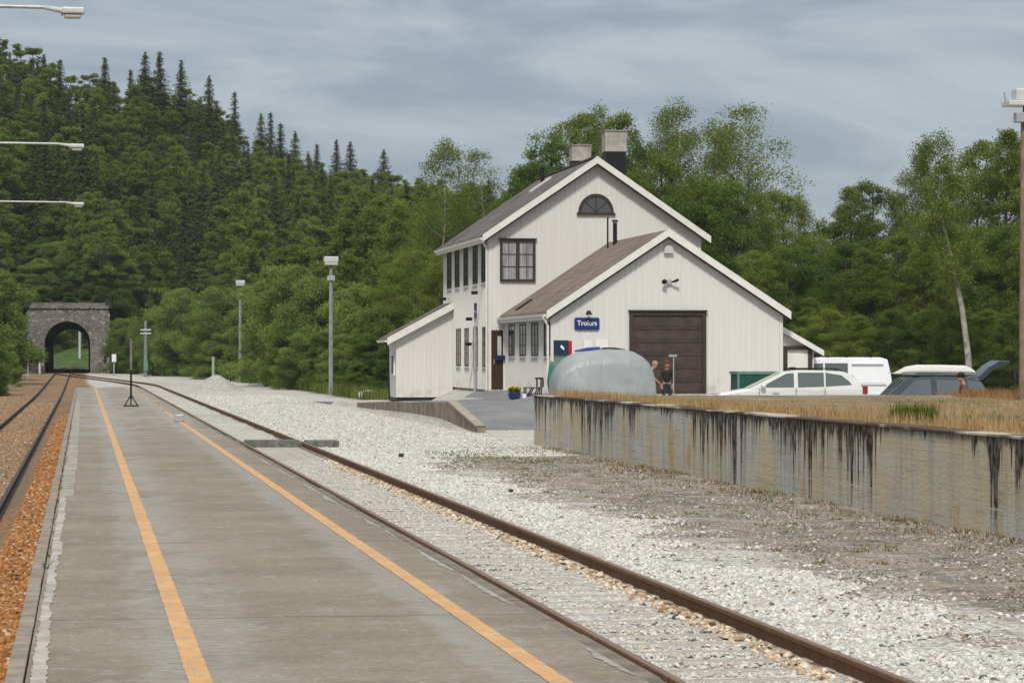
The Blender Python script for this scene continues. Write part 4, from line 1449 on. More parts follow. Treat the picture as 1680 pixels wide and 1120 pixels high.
s0 = atY(942, 541, YG)
s1 = atY(983, 521, YG)
sg_ = empty('station_sign', ((s0[0] + s1[0]) / 2, YG - 0.06, s0[1]), label='blue station name sign with white lettering on the white garage gable', cat='sign')
MB().prismY(rounded(s0[0], s1[0], s0[1], s1[1], 0.07), YG - 0.075, YG - 0.03).build('sign_panel', M['blue_sign'], sg_)
text_obj('Trofors', 0.26, M['letters'], sg_, ((s0[0] + s1[0]) / 2, YG - 0.082, (s0[1] + s1[1]) / 2 + 0.015), width=(s1[0] - s0[0]) * 0.78)
for i, (xa, xb, ya, yb) in enumerate(((957, 972, 557, 572), (976, 998, 556, 571))):
    p0_ = atY(xa, yb, YG)
    p1_ = atY(xb, ya, YG)
    nb = empty('notice_board', (p0_[0], YG - 0.04, p0_[1]), label=('smaller left white notice sheet on the garage gable under the blue sign', 'wider right white notice sheet on the garage gable above the grey cover')[i], cat='notice')
    MB().box(p0_[0], p1_[0], YG - 0.05, YG - 0.024, p0_[1], p1_[1]).build('board', M['trim'], nb)
    MB().box(p0_[0] + 0.02, p1_[0] - 0.02, YG - 0.056, YG - 0.051, p0_[1] + 0.02, p1_[1] - 0.02).build('sheet', M['white_paint'], nb)
# track-side number plates on the left wall
ya_, z1_ = atX(781.5, 497, XM0)
z0_ = atX(781.5, 521, XM0)[1]
pl_ = empty('wall_plate', (XM0, ya_, z0_), label='two narrow blue plates on the left wall between the window rows', cat='sign')
MB().box(XM0 - 0.06, XM0 - 0.023, ya_ - 0.28, ya_ + 0.28, z1_ - 0.30, z1_).build('plate', M['blue_sign'], pl_)
MB().box(XM0 - 0.06, XM0 - 0.023, ya_ - 0.28, ya_ + 0.28, z0_, z0_ + 0.22).build('plate', M['blue_sign'], pl_)

# ------------------------------------------------------------------ information stand, pot, chair, cover, lamp stand
Yi = 95.5
i0 = atY(909, 583, Yi)
i1 = atY(940, 558, Yi)
gzi = zg(i0[0] + 0.3, Yi)
inf = empty('information_stand', (i0[0], Yi, gzi), label='information stand with navy header and red end, on green legs at the garage corner', cat='sign stand')
hd = MB().box(i0[0], i1[0] - 0.16, Yi, Yi + 0.12, i0[1], i1[1]).build('header', M['navy'], inf)
MB().prismY([(i0[0] + 0.22, i0[1] + 0.30), (i0[0] + 0.36, i0[1] + 0.18), (i0[0] + 0.36, i0[1] + 0.28), (i0[0] + 0.26, i0[1] + 0.38)], Yi - 0.006, Yi - 0.001).build('emblem', M['letters'], hd)
MB().box(i1[0] - 0.158, i1[0] - 0.04, Yi - 0.02, Yi + 0.14, i0[1] - 0.28, i1[1] - 0.02).build('end_panel', M['red'], inf)
M['green_glass'] = plain('greenish clear panel', (0.16, 0.25, 0.22), 0.15, var=0.15, spec=0.6)
MB().box(i0[0] + 0.04, i1[0] - 0.2, Yi + 0.04, Yi + 0.07, gzi + 0.35, i0[1] - 0.002).build('panel', M['green_glass'], inf)
for xx in (i0[0] + 0.02, i1[0] - 0.12):
    MB().tube([(xx, Yi + 0.06, gzi), (xx, Yi + 0.06, i0[1])], 0.03, 8).build('leg', M['green_pole'], inf)
gb = atY(905, 640, 97.3)
MB_ = MB().tube([(gb[0], 97.3, zg(gb[0], 97.3)), (gb[0], 97.3, gb[1] + 0.3), (gb[0] + 0.02, 97.3, gb[1] + 0.85), (gb[0], 97.3, gb[1] + 1.05)], [0.10, 0.17, 0.12, 0.03], 10)
M['green_cloth'] = plain('green folded canvas', (0.05, 0.22, 0.14), 0.8, var=0.2)
tag(MB_.build('folded_parasol', M['green_cloth'], smooth=True), 'green folded parasol leaning at the corner of the garage wing', 'parasol')

Yp = 96.5
px0 = atY(834, 650, Yp)[0]
px1 = atY(854, 650, Yp)[0]
pcx = (px0 + px1) / 2
pzz = zg(pcx, Yp)
pot = empty('flower_pot', (pcx, Yp, pzz), label='round blue flower pot with yellow and green flowers by the entrance', cat='flower pot')
M['blue_pot'] = plain('blue glazed pot', (0.015, 0.03, 0.12), 0.25, var=0.1, spec=0.6)
MB().tube([(pcx, Yp, pzz), (pcx, Yp, pzz + 0.03), (pcx, Yp, pzz + 0.15), (pcx, Yp, pzz + 0.25), (pcx, Yp, pzz + 0.27)], [0.13, 0.17, 0.23, 0.215, 0.23], 18).build('pot', M['blue_pot'], pot, smooth=True)
rr = np.random.default_rng(4)


def leafset(n, cen, rad, size, seed):
    r = np.random.default_rng(seed)
    p = r.normal(0, 1, (n, 3))
    p /= np.linalg.norm(p, axis=1)[:, None]
    p = p * (r.random((n, 1)) ** 0.4) * np.array(rad) + np.array(cen)
    return quads(p, size, r)


def quads(p, size, r, flat=0.0, asp=0.6):
    n = len(p)
    u = r.normal(0, 1, (n, 3))
    u[:, 2] *= (1 - flat)
    u /= np.linalg.norm(u, axis=1)[:, None]
    w = np.cross(u, r.normal(0, 1, (n, 3)))
    w /= np.linalg.norm(w, axis=1)[:, None]
    s = size * r.uniform(0.6, 1.3, (n, 1))
    return np.stack([p - u * s, p - w * s * asp, p + u * s, p + w * s * asp], 1).reshape(-1, 3)


np_mesh('foliage', leafset(500, (0, 0, 0.36), (0.25, 0.22, 0.13), 0.035, 1), 4, M['leaf_grass'], pot)
M['yellow'] = plain('yellow petals', (0.75, 0.58, 0.05), 0.7)
np_mesh('flowers', leafset(260, (0.02, -0.03, 0.43), (0.22, 0.2, 0.08), 0.03, 2), 4, M['yellow'], pot)
wb = MB().box(pcx + 0.27, pcx + 0.42, Yp - 0.1, Yp + 0.1, pzz, pzz + 0.22)
tag(wb.build('white_box', M['white_paint'], bevel=0.02), 'small white box between the blue flower pot and the black bench', 'box')

Yc = 97.0
c0 = atY(862, 648, Yc)[0]
c1 = atY(889, 648, Yc)[0]
czz = zg(c0 + 0.3, Yc)
bn = empty('garden_chair', (c0, Yc, czz), label='black wooden garden chair with long slatted seat against the garage side wall', cat='chair')
M['dark_wood'] = plain('black stained wood', (0.02, 0.02, 0.022), 0.6)
ch = bn
W = c1 - c0
st = MB()
for i in range(5):
    st.box(c0, c1 + 0.02, Yc + 0.0 + i * 0.1, Yc + 0.08 + i * 0.1, czz + 0.30, czz + 0.33)
st.build('seat', M['dark_wood'], ch)
bk_ = MB()
bk_.box(c1 - 0.18, c1 + 0.06, Yc, Yc + 0.48, czz + 0.62, czz + 0.68)
bk_.box(c1 - 0.20, c1 - 0.15, Yc, Yc + 0.05, czz + 0.331, czz + 0.62)
bk_.box(c1 + 0.02, c1 + 0.07, Yc, Yc + 0.05, czz + 0.331, czz + 0.62)
bk_.box(c1 + 0.02, c1 + 0.07, Yc + 0.43, Yc + 0.48, czz + 0.331, czz + 0.62)
bk_.build('backrest', M['dark_wood'], ch)
for (xa, xb) in ((0.02, 0.02), (0.12, 0.30), (W - 0.20, W - 0.10), (W - 0.02, W)):
    for dy in (0.02, 0.42):
        MB().tube([(c0 + xa, Yc + dy, czz), (c0 + xb, Yc + dy, czz + 0.299)], 0.024, 6).build('leg', M['dark_wood'], ch)
MB().box(c0 + 0.02, c1, Yc + 0.02, Yc + 0.06, czz + 0.05, czz + 0.09).build('stretcher', M['dark_wood'], ch)

# grey cover over a rounded load in front of the garage
Yt = 91.0
t0 = atY(913, 645, Yt)[0]
t1 = atY(1079, 645, Yt)[0]
ztop = atY(1000, 572, Yt)[1]
gz_t = zg((t0 + t1) / 2, Yt)


def tarp_mat():
    m, n, b = newmat('grey cover sheet')
    co = n.coord('Object')
    f = n.ramp(n.noise(n.map(co, (0.8, 0.8, 1.2)), 1.0, 4, 0.5), 0.3, 0.7)
    c = n.mix(f, (0.27, 0.295, 0.30), (0.36, 0.385, 0.385))
    n.put(b.inputs['Base Color'], c)
    n.put(b.inputs['Normal'], n.bump(n.noise(n.map(co, (2.5, 2.5, 0.6)), 1.0, 4, 0.55, 1.0), 0.5, 0.08))
    b.inputs['Roughness'].default_value = 0.42
    return m


tp = MB()
cxm, hl = (t0 + t1) / 2, (t1 - t0) / 2
H_ = ztop - gz_t
rt = random.Random(12)
outl = [(-1.0, 0.0), (-0.995, 0.30), (-0.97, 0.50), (-0.90, 0.66), (-0.78, 0.80), (-0.60, 0.90), (-0.38, 0.955), (-0.10, 0.985), (0.15, 0.995), (0.40, 0.985), (0.60, 0.945), (0.76, 0.87), (0.88, 0.76), (0.95, 0.60), (0.985, 0.40), (1.0, 0.2), (1.0, 0.0)]
ns = 15
for j in range(ns):
    v = -1 + 2 * j / (ns - 1)
    k_ = (1 - abs(v) ** 3.2) ** 0.38 if abs(v) < 1 else 0.0
    k_ = 0.62 + 0.38 * k_
    for i, (a_, b_) in enumerate(outl):
        wr = rt.uniform(-0.008, 0.008)
        drop = 1 - 0.22 * abs(v) ** 3
        tp.v.append((cxm + hl * a_ * (0.90 + 0.10 * k_) + wr, Yt + 0.9 + 0.95 * v, gz_t + H_ * b_ * drop * (0.75 + 0.25 * k_) + wr))
no = len(outl)
for j in range(ns - 1):
    for i in range(no - 1):
        k = j * no + i
        tp.f.append((k, k + 1, k + no + 1, k + no))
tp.f.append(tuple(range(no - 1, -1, -1)))
tp.f.append(tuple(range((ns - 1) * no, ns * no)))
tarp = empty('covered_trailer', (cxm, Yt + 0.9, gz_t), label='rounded load under a smooth grey cover sheet in front of the garage door', cat='covered load')
cv = tp.build('cover', tarp_mat(), tarp, smooth=True)
MB().tube([(cxm + hl * k_, Yt + 0.9, gz_t + H_ * z_) for k_, z_ in ((-0.55, 0.955), (-0.3, 0.995), (-0.05, 1.015))], [0.03, 0.06, 0.05], 8).build('blue_fold', plain('blue canvas', (0.04, 0.07, 0.30), 0.6), tarp)
MB().tube([(cxm + hl * k_, Yt + 0.9, gz_t + H_ * z_) for k_, z_ in ((0.0, 1.01), (0.25, 1.01), (0.45, 0.98))], 0.03, 8).build('tube', M['rubber'], tarp)

Yl = 92.5
lx0, lz0 = atY(1105, 585, Yl)
lz_g = zg(lx0, Yl)
ls = empty('lamp_stand', (lx0, Yl, lz_g), label='thin grey stand with a short cross bar before the brown garage door', cat='stand')
MB().tube([(lx0, Yl, lz_g), (lx0, Yl, lz0)], 0.02, 8).build('pole', M['grey_metal'], ls)
MB().box(lx0 - 0.16, lx0 + 0.12, Yl - 0.04, Yl + 0.04, lz0, lz0 + 0.07).build('cross_bar', M['grey_metal'], ls)
MB().box(lx0 - 0.15, lx0 + 0.15, Yl - 0.15, Yl + 0.15, lz_g, lz_g + 0.03).build('base', M['grey_metal'], ls)

# green container behind the white car
Yk = 93.0
k0 = atY(1210, 635, Yk)
k1 = atY(1262, 609, Yk)
kg = zg(k0[0], Yk)
kk = empty('green_container', (k0[0], Yk, kg), label='dark green metal container with pale rim behind the front of the white car', cat='container')
M['dark_green'] = plain('dark green steel', (0.012, 0.075, 0.055), 0.5, var=0.2)
M['pale_green'] = plain('pale green steel', (0.13, 0.24, 0.20), 0.5, var=0.15)
MB().box(k0[0] + 0.04, k1[0] + 0.3, Yk + 0.03, Yk + 1.2, kg + 0.1, k1[1] - 0.10).build('body', M['dark_green'], kk, bevel=0.02)
MB().box(k0[0], k1[0] + 0.34, Yk, Yk + 1.24, k1[1] - 0.099, k1[1]).box(k0[0], k0[0] + 0.07, Yk - 0.005, Yk + 0.028, kg + 0.1, k1[1] - 0.101).build('rim', M['pale_green'], kk, bevel=0.01)
for dx in (0.1, 1.1):
    MB().box(k0[0] + dx, k0[0] + dx + 0.12, Yk + 0.1, Yk + 1.1, kg, kg + 0.099).build('foot', M['black'], kk)


# ------------------------------------------------------------------ vehicles (built nose towards -x, side towards -y)
def poly_side(mb, pts, yf, off, sgn):
    """thin plate on one side following y = yf(z)"""
    if True:
        n = len(pts)
        vs = [(x, sgn * (yf(z) + off), z) for x, z in pts] + [(x, sgn * (yf(z) - 0.02), z) for x, z in pts]
        f = [tuple(range(n)), tuple(range(2 * n - 1, n - 1, -1))] + [(i, i + n, (i + 1) % n + n, (i + 1) % n) for i in range(n)]
        if sgn > 0: f = [tuple(reversed(q)) for q in f]
        mb.add(vs, f)


def vehicle(root, L, W, body, cabin, sidewin, screens, wheels, wr, paint, zbelt, ztop, taper=0.17, tint=None):
    tint = tint or M['car_glass']

    def yc(z): return W / 2 - 0.03 - taper * max(0.0, (z - zbelt)) / (ztop - zbelt)

    def yb(z): return W / 2 - 0.10 * max(0.0, (0.55 - z) / 0.4) - 0.04 * max(0, (z - 0.7) / 0.3)
    b = MB()
    n = len(body)
    b.add([(x, -yb(z), z) for x, z in body] + [(x, yb(z), z) for x, z in body],
          [tuple(range(n)), tuple(range(2 * n - 1, n - 1, -1))] + [(i, i + n, (i + 1) % n + n, (i + 1) % n) for i in range(n)])
    bo = b.build('body', paint, root, world=False, bevel=0.05, smooth=False)
    c = MB()
    n = len(cabin)
    c.add([(x, -yc(z), z) for x, z in cabin] + [(x, yc(z), z) for x, z in cabin],
          [tuple(range(n)), tuple(range(2 * n - 1, n - 1, -1))] + [(i, i + n, (i + 1) % n + n, (i + 1) % n) for i in range(n)])
    c.build('cabin', paint, root, world=False, bevel=0.035)
    for pts in sidewin:
        for sgn in (-1, 1):
            g = MB()
            poly_side(g, pts, yc, 0.006, sgn)
            g.build('side_window', tint, root, world=False)
    for nm, (xa, za), (xb, zb) in screens:
        nx, nz = (zb - za), -(xb - xa)
        ln = math.hypot(nx, nz)
        nx, nz = -nx / ln * 0.008, -nz / ln * 0.008
        if nm == 'rear_window': nx, nz = -nx, -nz
        g = MB()
        ya, yb2 = yc(za) - 0.06, yc(zb) - 0.06
        g.add([(xa + nx, -ya, za + nz), (xa + nx, ya, za + nz), (xb + nx, yb2, zb + nz), (xb + nx, -yb2, zb + nz),
               (xa - nx, -ya, za - nz), (xa - nx, ya, za - nz), (xb - nx, yb2, zb - nz), (xb - nx, -yb2, zb - nz)],
              [(0, 1, 2, 3), (7, 6, 5, 4), (0, 4, 5, 1), (1, 5, 6, 2), (2, 6, 7, 3), (3, 7, 4, 0)])
        g.build(nm, tint, root, world=False)
    for wx in wheels:
        for sy in (-1, 1):
            y0, y1 = sy * (W / 2 - 0.02), sy * (W / 2 - 0.24)
            t = MB().tube([(wx, y0, wr), (wx, y1, wr)], wr, 20).build('wheel', M['rubber'], root, world=False)
            MB().tube([(wx, y0 + sy * 0.006, wr), (wx, y0 - sy * 0.03, wr)], wr * 0.62, 14).build('rim', M['grey_metal'], t, world=False)
    return bo


M['car_white'] = plain('cream white car paint', (0.66, 0.655, 0.63), 0.22, var=0.03, spec=0.6)
M['van_white'] = plain('white van paint', (0.80, 0.81, 0.83), 0.3, var=0.03, spec=0.5)
M['car_dark'] = plain('dark blue grey car paint', (0.05, 0.065, 0.08), 0.25, 0.2, var=0.06, spec=0.6)
M['car_glass'] = glass('car window glass', (0.095, 0.115, 0.11), 0.06)
M['car_glass'].node_tree.nodes['Principled BSDF'].inputs['Specular IOR Level'].default_value = 0.9
M['car_glass_b'] = glass('bluish car window glass', (0.11, 0.135, 0.15), 0.08)
M['box_white'] = plain('roof box plastic', (0.72, 0.71, 0.67), 0.35, var=0.05)
M['light_red'] = plain('red lamp lens', (0.30, 0.03, 0.02), 0.3)
M['light_clear'] = plain('clear lamp lens', (0.55, 0.56, 0.57), 0.2)

# white estate car
D = 83.0
p = atD(1160, 640, D)
gz = zg(21.3, 82)
car = empty('parked_car', (p.x, p.y, gz), -TH, 'cream white estate car parked nose left behind the loading ramp', 'car')
zt_ = 1.49
vehicle(car, 4.7, 1.74,
        [(0.05, 0.25), (4.62, 0.25), (4.72, 0.5), (4.74, 0.8), (4.62, 0.98), (2.4, 0.97), (1.15, 0.93), (0.35, 0.80), (0.02, 0.62)],
        [(1.12, 0.90), (4.63, 0.93), (4.52, 1.12), (4.26, 1.38), (4.0, 1.455), (3.2, zt_), (2.6, zt_), (2.22, 1.44)],
        [[(1.55, 0.98), (2.55, 0.98), (2.55, 1.41), (2.32, 1.39)], [(2.67, 0.98), (3.45, 1.0), (3.45, 1.42), (2.67, 1.42)], [(3.50, 1.0), (4.28, 1.05), (4.22, 1.15), (3.98, 1.34), (3.50, 1.42)]],
        [('windscreen', (1.22, 0.955), (2.16, 1.415)), ('rear_window', (4.60, 1.0), (4.30, 1.35))], (0.85, 3.65), 0.31, M['car_white'], 0.93, zt_)
for sy in (-1, 1):
    MB().tube([(2.4, sy * 0.62, 1.49), (2.5, sy * 0.62, 1.545), (3.9, sy * 0.62, 1.535), (4.0, sy * 0.62, 1.47)], 0.018, 6).build('roof_rail', M['rubber'], car, world=False)
    MB().ball((1.62, sy * 0.95, 1.02), (0.09, 0.08, 0.06)).build('mirror', M['car_white'], car, world=False, smooth=True)
    MB().box(4.60, 4.755, sy * 0.78 - 0.09, sy * 0.78 + 0.09, 0.78, 1.02).build('tail_light', M['light_red'], car, world=False, bevel=0.01)
    MB().box(0.02, 0.25, sy * 0.70 - 0.14, sy * 0.70 + 0.14, 0.60, 0.74).build('headlight', M['light_clear'], car, world=False, bevel=0.02)
rk = MB()
rk.box(2.35, 3.3, -0.3, 0.3, 1.50, 1.56)
rk.ball((2.55, -0.35, 1.55), (0.12, 0.12, 0.04))
rk.build('roof_load', M['rubber'], car, world=False)
for xs_ in (1.50, 2.61, 3.47):
    MB().box(xs_, xs_ + 0.008, -0.874, -0.80, 0.45, 0.965).build('door_seam', M['rubber'], car, world=False)
MB().box(1.9, 2.1, -0.872, -0.862, 0.80, 0.83).build('door_handle', M['grey_metal'], car, world=False)

# white van
D = 104.0
p = atD(1461, 640, D)
gz = zg(29.0, 100)
LV = 5.0
van = empty('parked_van', (p.x - LV * CT, p.y + LV * ST, gz), -TH, 'white panel van parked behind the cars and partly hidden by the station building', 'van')
hv = atD(1400, 586, D).z - gz
vehicle(van, LV, 1.9,
        [(0.05, 0.28), (4.9, 0.28), (4.97, 0.5), (4.98, 0.95), (4.95, 1.0), (1.2, 1.0), (0.4, 0.92), (0.02, 0.7)],
        [(0.9, 0.98), (4.96, 0.98), (4.90, 1.4), (4.78, hv - 0.08), (4.5, hv), (2.3, hv), (1.9, hv - 0.08)],
        [[(1.35, 1.12), (2.35, 1.12), (2.35, hv - 0.22), (1.95, hv - 0.25)], [(2.42, 1.12), (3.28, 1.12), (3.28, hv - 0.22), (2.42, hv - 0.22)]],
        [('windscreen', (0.98, 1.03), (1.84, hv - 0.13)), ('rear_window', (4.93, 1.2), (4.82, hv - 0.2))], (0.95, 3.95), 0.33, M['van_white'], 0.98, hv, 0.13)
sr = MB()
sr.box(3.42, 4.72, -0.955, -0.925, 1.02, 1.05)
sr.box(0.3, 4.9, -0.965, -0.93, 0.60, 0.66)
sr.build('side_moulding', M['grey_metal'], van, world=False)
pp = MB()
for zz in (1.12, hv - 0.24):
    pp.box(3.42, 4.62, -0.92, -0.80, zz - 0.012, zz + 0.012)
pp.build('panel_crease', M['van_white'], van, world=False)
for xx in (2.5, 3.2, 4.1):
    MB().box(xx, xx + 0.08, -0.8, 0.8, hv + 0.001, hv + 0.06).build('roof_bracket', M['rubber'], van, world=False)
for sy in (-1, 1):
    MB().box(4.90, 5.0, sy * 0.86 - 0.07, sy * 0.86 + 0.07, 0.75, 1.15).build('tail_light', M['light_red'], van, world=False, bevel=0.01)
    MB().ball((1.35, sy * 1.03, 1.15), (0.08, 0.08, 0.12)).build('mirror', M['rubber'], van, world=False, smooth=True)

# dark estate car with a roof box and open tailgate
D = 75.5
p = atD(1392, 640, D)
gz = zg(23.6, 74)
dc = empty('parked_car', (p.x, p.y, gz), -TH, 'dark blue grey estate car with white roof box and raised tailgate', 'car')
s_ = 4500 / D
ztd = atD(1500, 617, D).z - gz


def cx(px): return (px - 1392) / s_ * 1.0


xr0, xr1 = cx(1495), cx(1600)
vehicle(dc, cx(1648), 1.74,
        [(0.05, 0.22), (cx(1640), 0.22), (cx(1646), 0.5), (cx(1646), 0.78), (cx(1630), 0.86), (cx(1470), 0.90), (cx(1436), 0.86), (0.3, 0.74), (0.0, 0.55)],
        [(cx(1436), 0.84), (cx(1632), 0.84), (cx(1620), 1.0), (cx(1600), ztd - 0.10), (cx(1585), ztd - 0.02), (cx(1530), ztd), (cx(1480), ztd - 0.04)],
        [[(cx(1462), 0.93), (cx(1522), 0.92), (cx(1520), ztd - 0.08), (cx(1496), ztd - 0.09)], [(cx(1530), 0.92), (cx(1580), 0.92), (cx(1574), ztd - 0.10), (cx(1530), ztd - 0.09)], [(cx(1584), 0.92), (cx(1622), 0.93), (cx(1602), ztd - 0.14), (cx(1580), ztd - 0.11)]],
        [('windscreen', (cx(1441), 0.88), (cx(1475), ztd - 0.06))], (0.85, cx(1595)), 0.31, M['car_dark'], 0.86, ztd, tint=M['car_glass_b'])
for sy in (-1, 1):
    MB().ball((cx(1462), sy * 0.95, 0.95), (0.10, 0.08, 0.07)).build('mirror', M['rubber'], dc, world=False, smooth=True)
    MB().box(cx(1638), cx(1649), sy * 0.78 - 0.08, sy * 0.78 + 0.08, 0.68, 0.92).build('tail_light', M['light_red'], dc, world=False, bevel=0.01)
    MB().tube([(cx(1612), sy * 0.68, ztd - 0.22), (cx(1640), sy * 0.70, ztd + 0.12)], 0.012, 6).build('gas_strut', M['rubber'], dc, world=False)
tz = lambda y: atD(1600, y, D).z - gz
TG = [(cx(1598), ztd - 0.05), (cx(1600), ztd + 0.01), (cx(1617), tz(600)), (cx(1632), tz(591)), (cx(1650), tz(592)), (cx(1649), tz(597)), (cx(1634), tz(600)), (cx(1620), tz(608)), (cx(1606), ztd - 0.10)]
MB().prismY(list(reversed(TG)), -0.66, 0.66).build('tailgate', M['car_dark'], dc, world=False, bevel=0.02)
# roof box
bx0, bx1 = cx(1456), cx(1594)
bz0, bz1 = tz(617.5), tz(598)
rb = MB()
prof = [(0.0, 0.30, 0.05), (0.06, 0.22, 0.30), (0.20, 0.10, 0.85), (0.32, 0.02, 1.0), (0.60, 0.0, 1.0), (0.90, 0.0, 0.94), (0.96, 0.05, 0.75), (1.0, 0.2, 0.5)]
ring = 12
for (t, lo, hi) in prof:
    x = bx0 + (bx1 - bx0) * t
    zl_, zh_ = bz0 + (bz1 - bz0) * lo, bz0 + (bz1 - bz0) * max(hi, lo + 0.05)
    wv2 = 0.36 * (0.45 + 0.55 * min(1, t * 3.5)) if t < 0.5 else 0.36 * (1 - 0.15 * (t - 0.5))
    for k in range(ring):
        aa = 2 * math.pi * k / ring
        ca_, sa_ = math.cos(aa), math.sin(aa)
        rb.v.append((x, -0.28 + wv2 * math.copysign(abs(ca_) ** 0.6, ca_), (zl_ + zh_) / 2 + (zh_ - zl_) / 2 * math.copysign(abs(sa_) ** 0.6, sa_)))
for i in range(len(prof) - 1):
    for k in range(ring):
        rb.f.append((i * ring + k, i * ring + (k + 1) % ring, (i + 1) * ring + (k + 1) % ring, (i + 1) * ring + k))
rb.f.append(tuple(range(ring)))
rb.f.append(tuple(range(len(prof) * ring - 1, (len(prof) - 1) * ring - 1, -1)))
bxo = rb.build('roof_box', M['box_white'], dc, world=False, smooth=False, bevel=0.0)
MB().box(bx0 + 0.3, bx1 - 0.05, -0.648, -0.636, bz0 + 0.10, bz0 + 0.12).build('seam', M['rubber'], bxo, world=False)
for xx in (cx(1500), cx(1570)):
    MB().box(xx, xx + 0.05, -0.62, 0.62, ztd - 0.02, bz0 + 0.012).build('roof_bar', M['rubber'], dc, world=False)


# ------------------------------------------------------------------ people
def skin_mesh(name, nodes, edges, mat, parent, sub=1):
    me = bpy.data.meshes.new(name)
    me.from_pydata([n_[0] for n_ in nodes], edges, [])
    me.update()
    o = bpy.data.objects.new(name, me)
    C.objects.link(o)
    o.modifiers.new('skin', 'SKIN')
    sv = me.skin_vertices[0].data
    for i, n_ in enumerate(nodes):
        r = n_[1]
        sv[i].radius = r if isinstance(r, tuple) else (r, r)
    sv[0].use_root = True
    ss_ = o.modifiers.new('sub', 'SUBSURF')
    ss_.levels = ss_.render_levels = sub
    bpy.context.view_layer.update()
    dg = bpy.context.evaluated_depsgraph_get()
    nm = bpy.data.meshes.new_from_object(o.evaluated_get(dg))
    nm.name = name
    bpy.data.objects.remove(o)
    nm.materials.clear()
    nm.materials.append(mat)
    nm.polygons.foreach_set('use_smooth', [True] * len(nm.polygons))
    o2 = bpy.data.objects.new(name, nm)
    C.objects.link(o2)
    o2.parent = parent
    return o2


M['skin'] = plain('skin', (0.50, 0.27, 0.19), 0.55, var=0.05)
M['hair_dark'] = plain('dark hair', (0.015, 0.011, 0.009), 0.6)
M['hair_brown'] = plain('brown hair', (0.10, 0.05, 0.025), 0.6)
M['hair_grey'] = plain('fair hair', (0.35, 0.27, 0.18), 0.6)
M['eye'] = plain('eye', (0.02, 0.015, 0.01), 0.2)


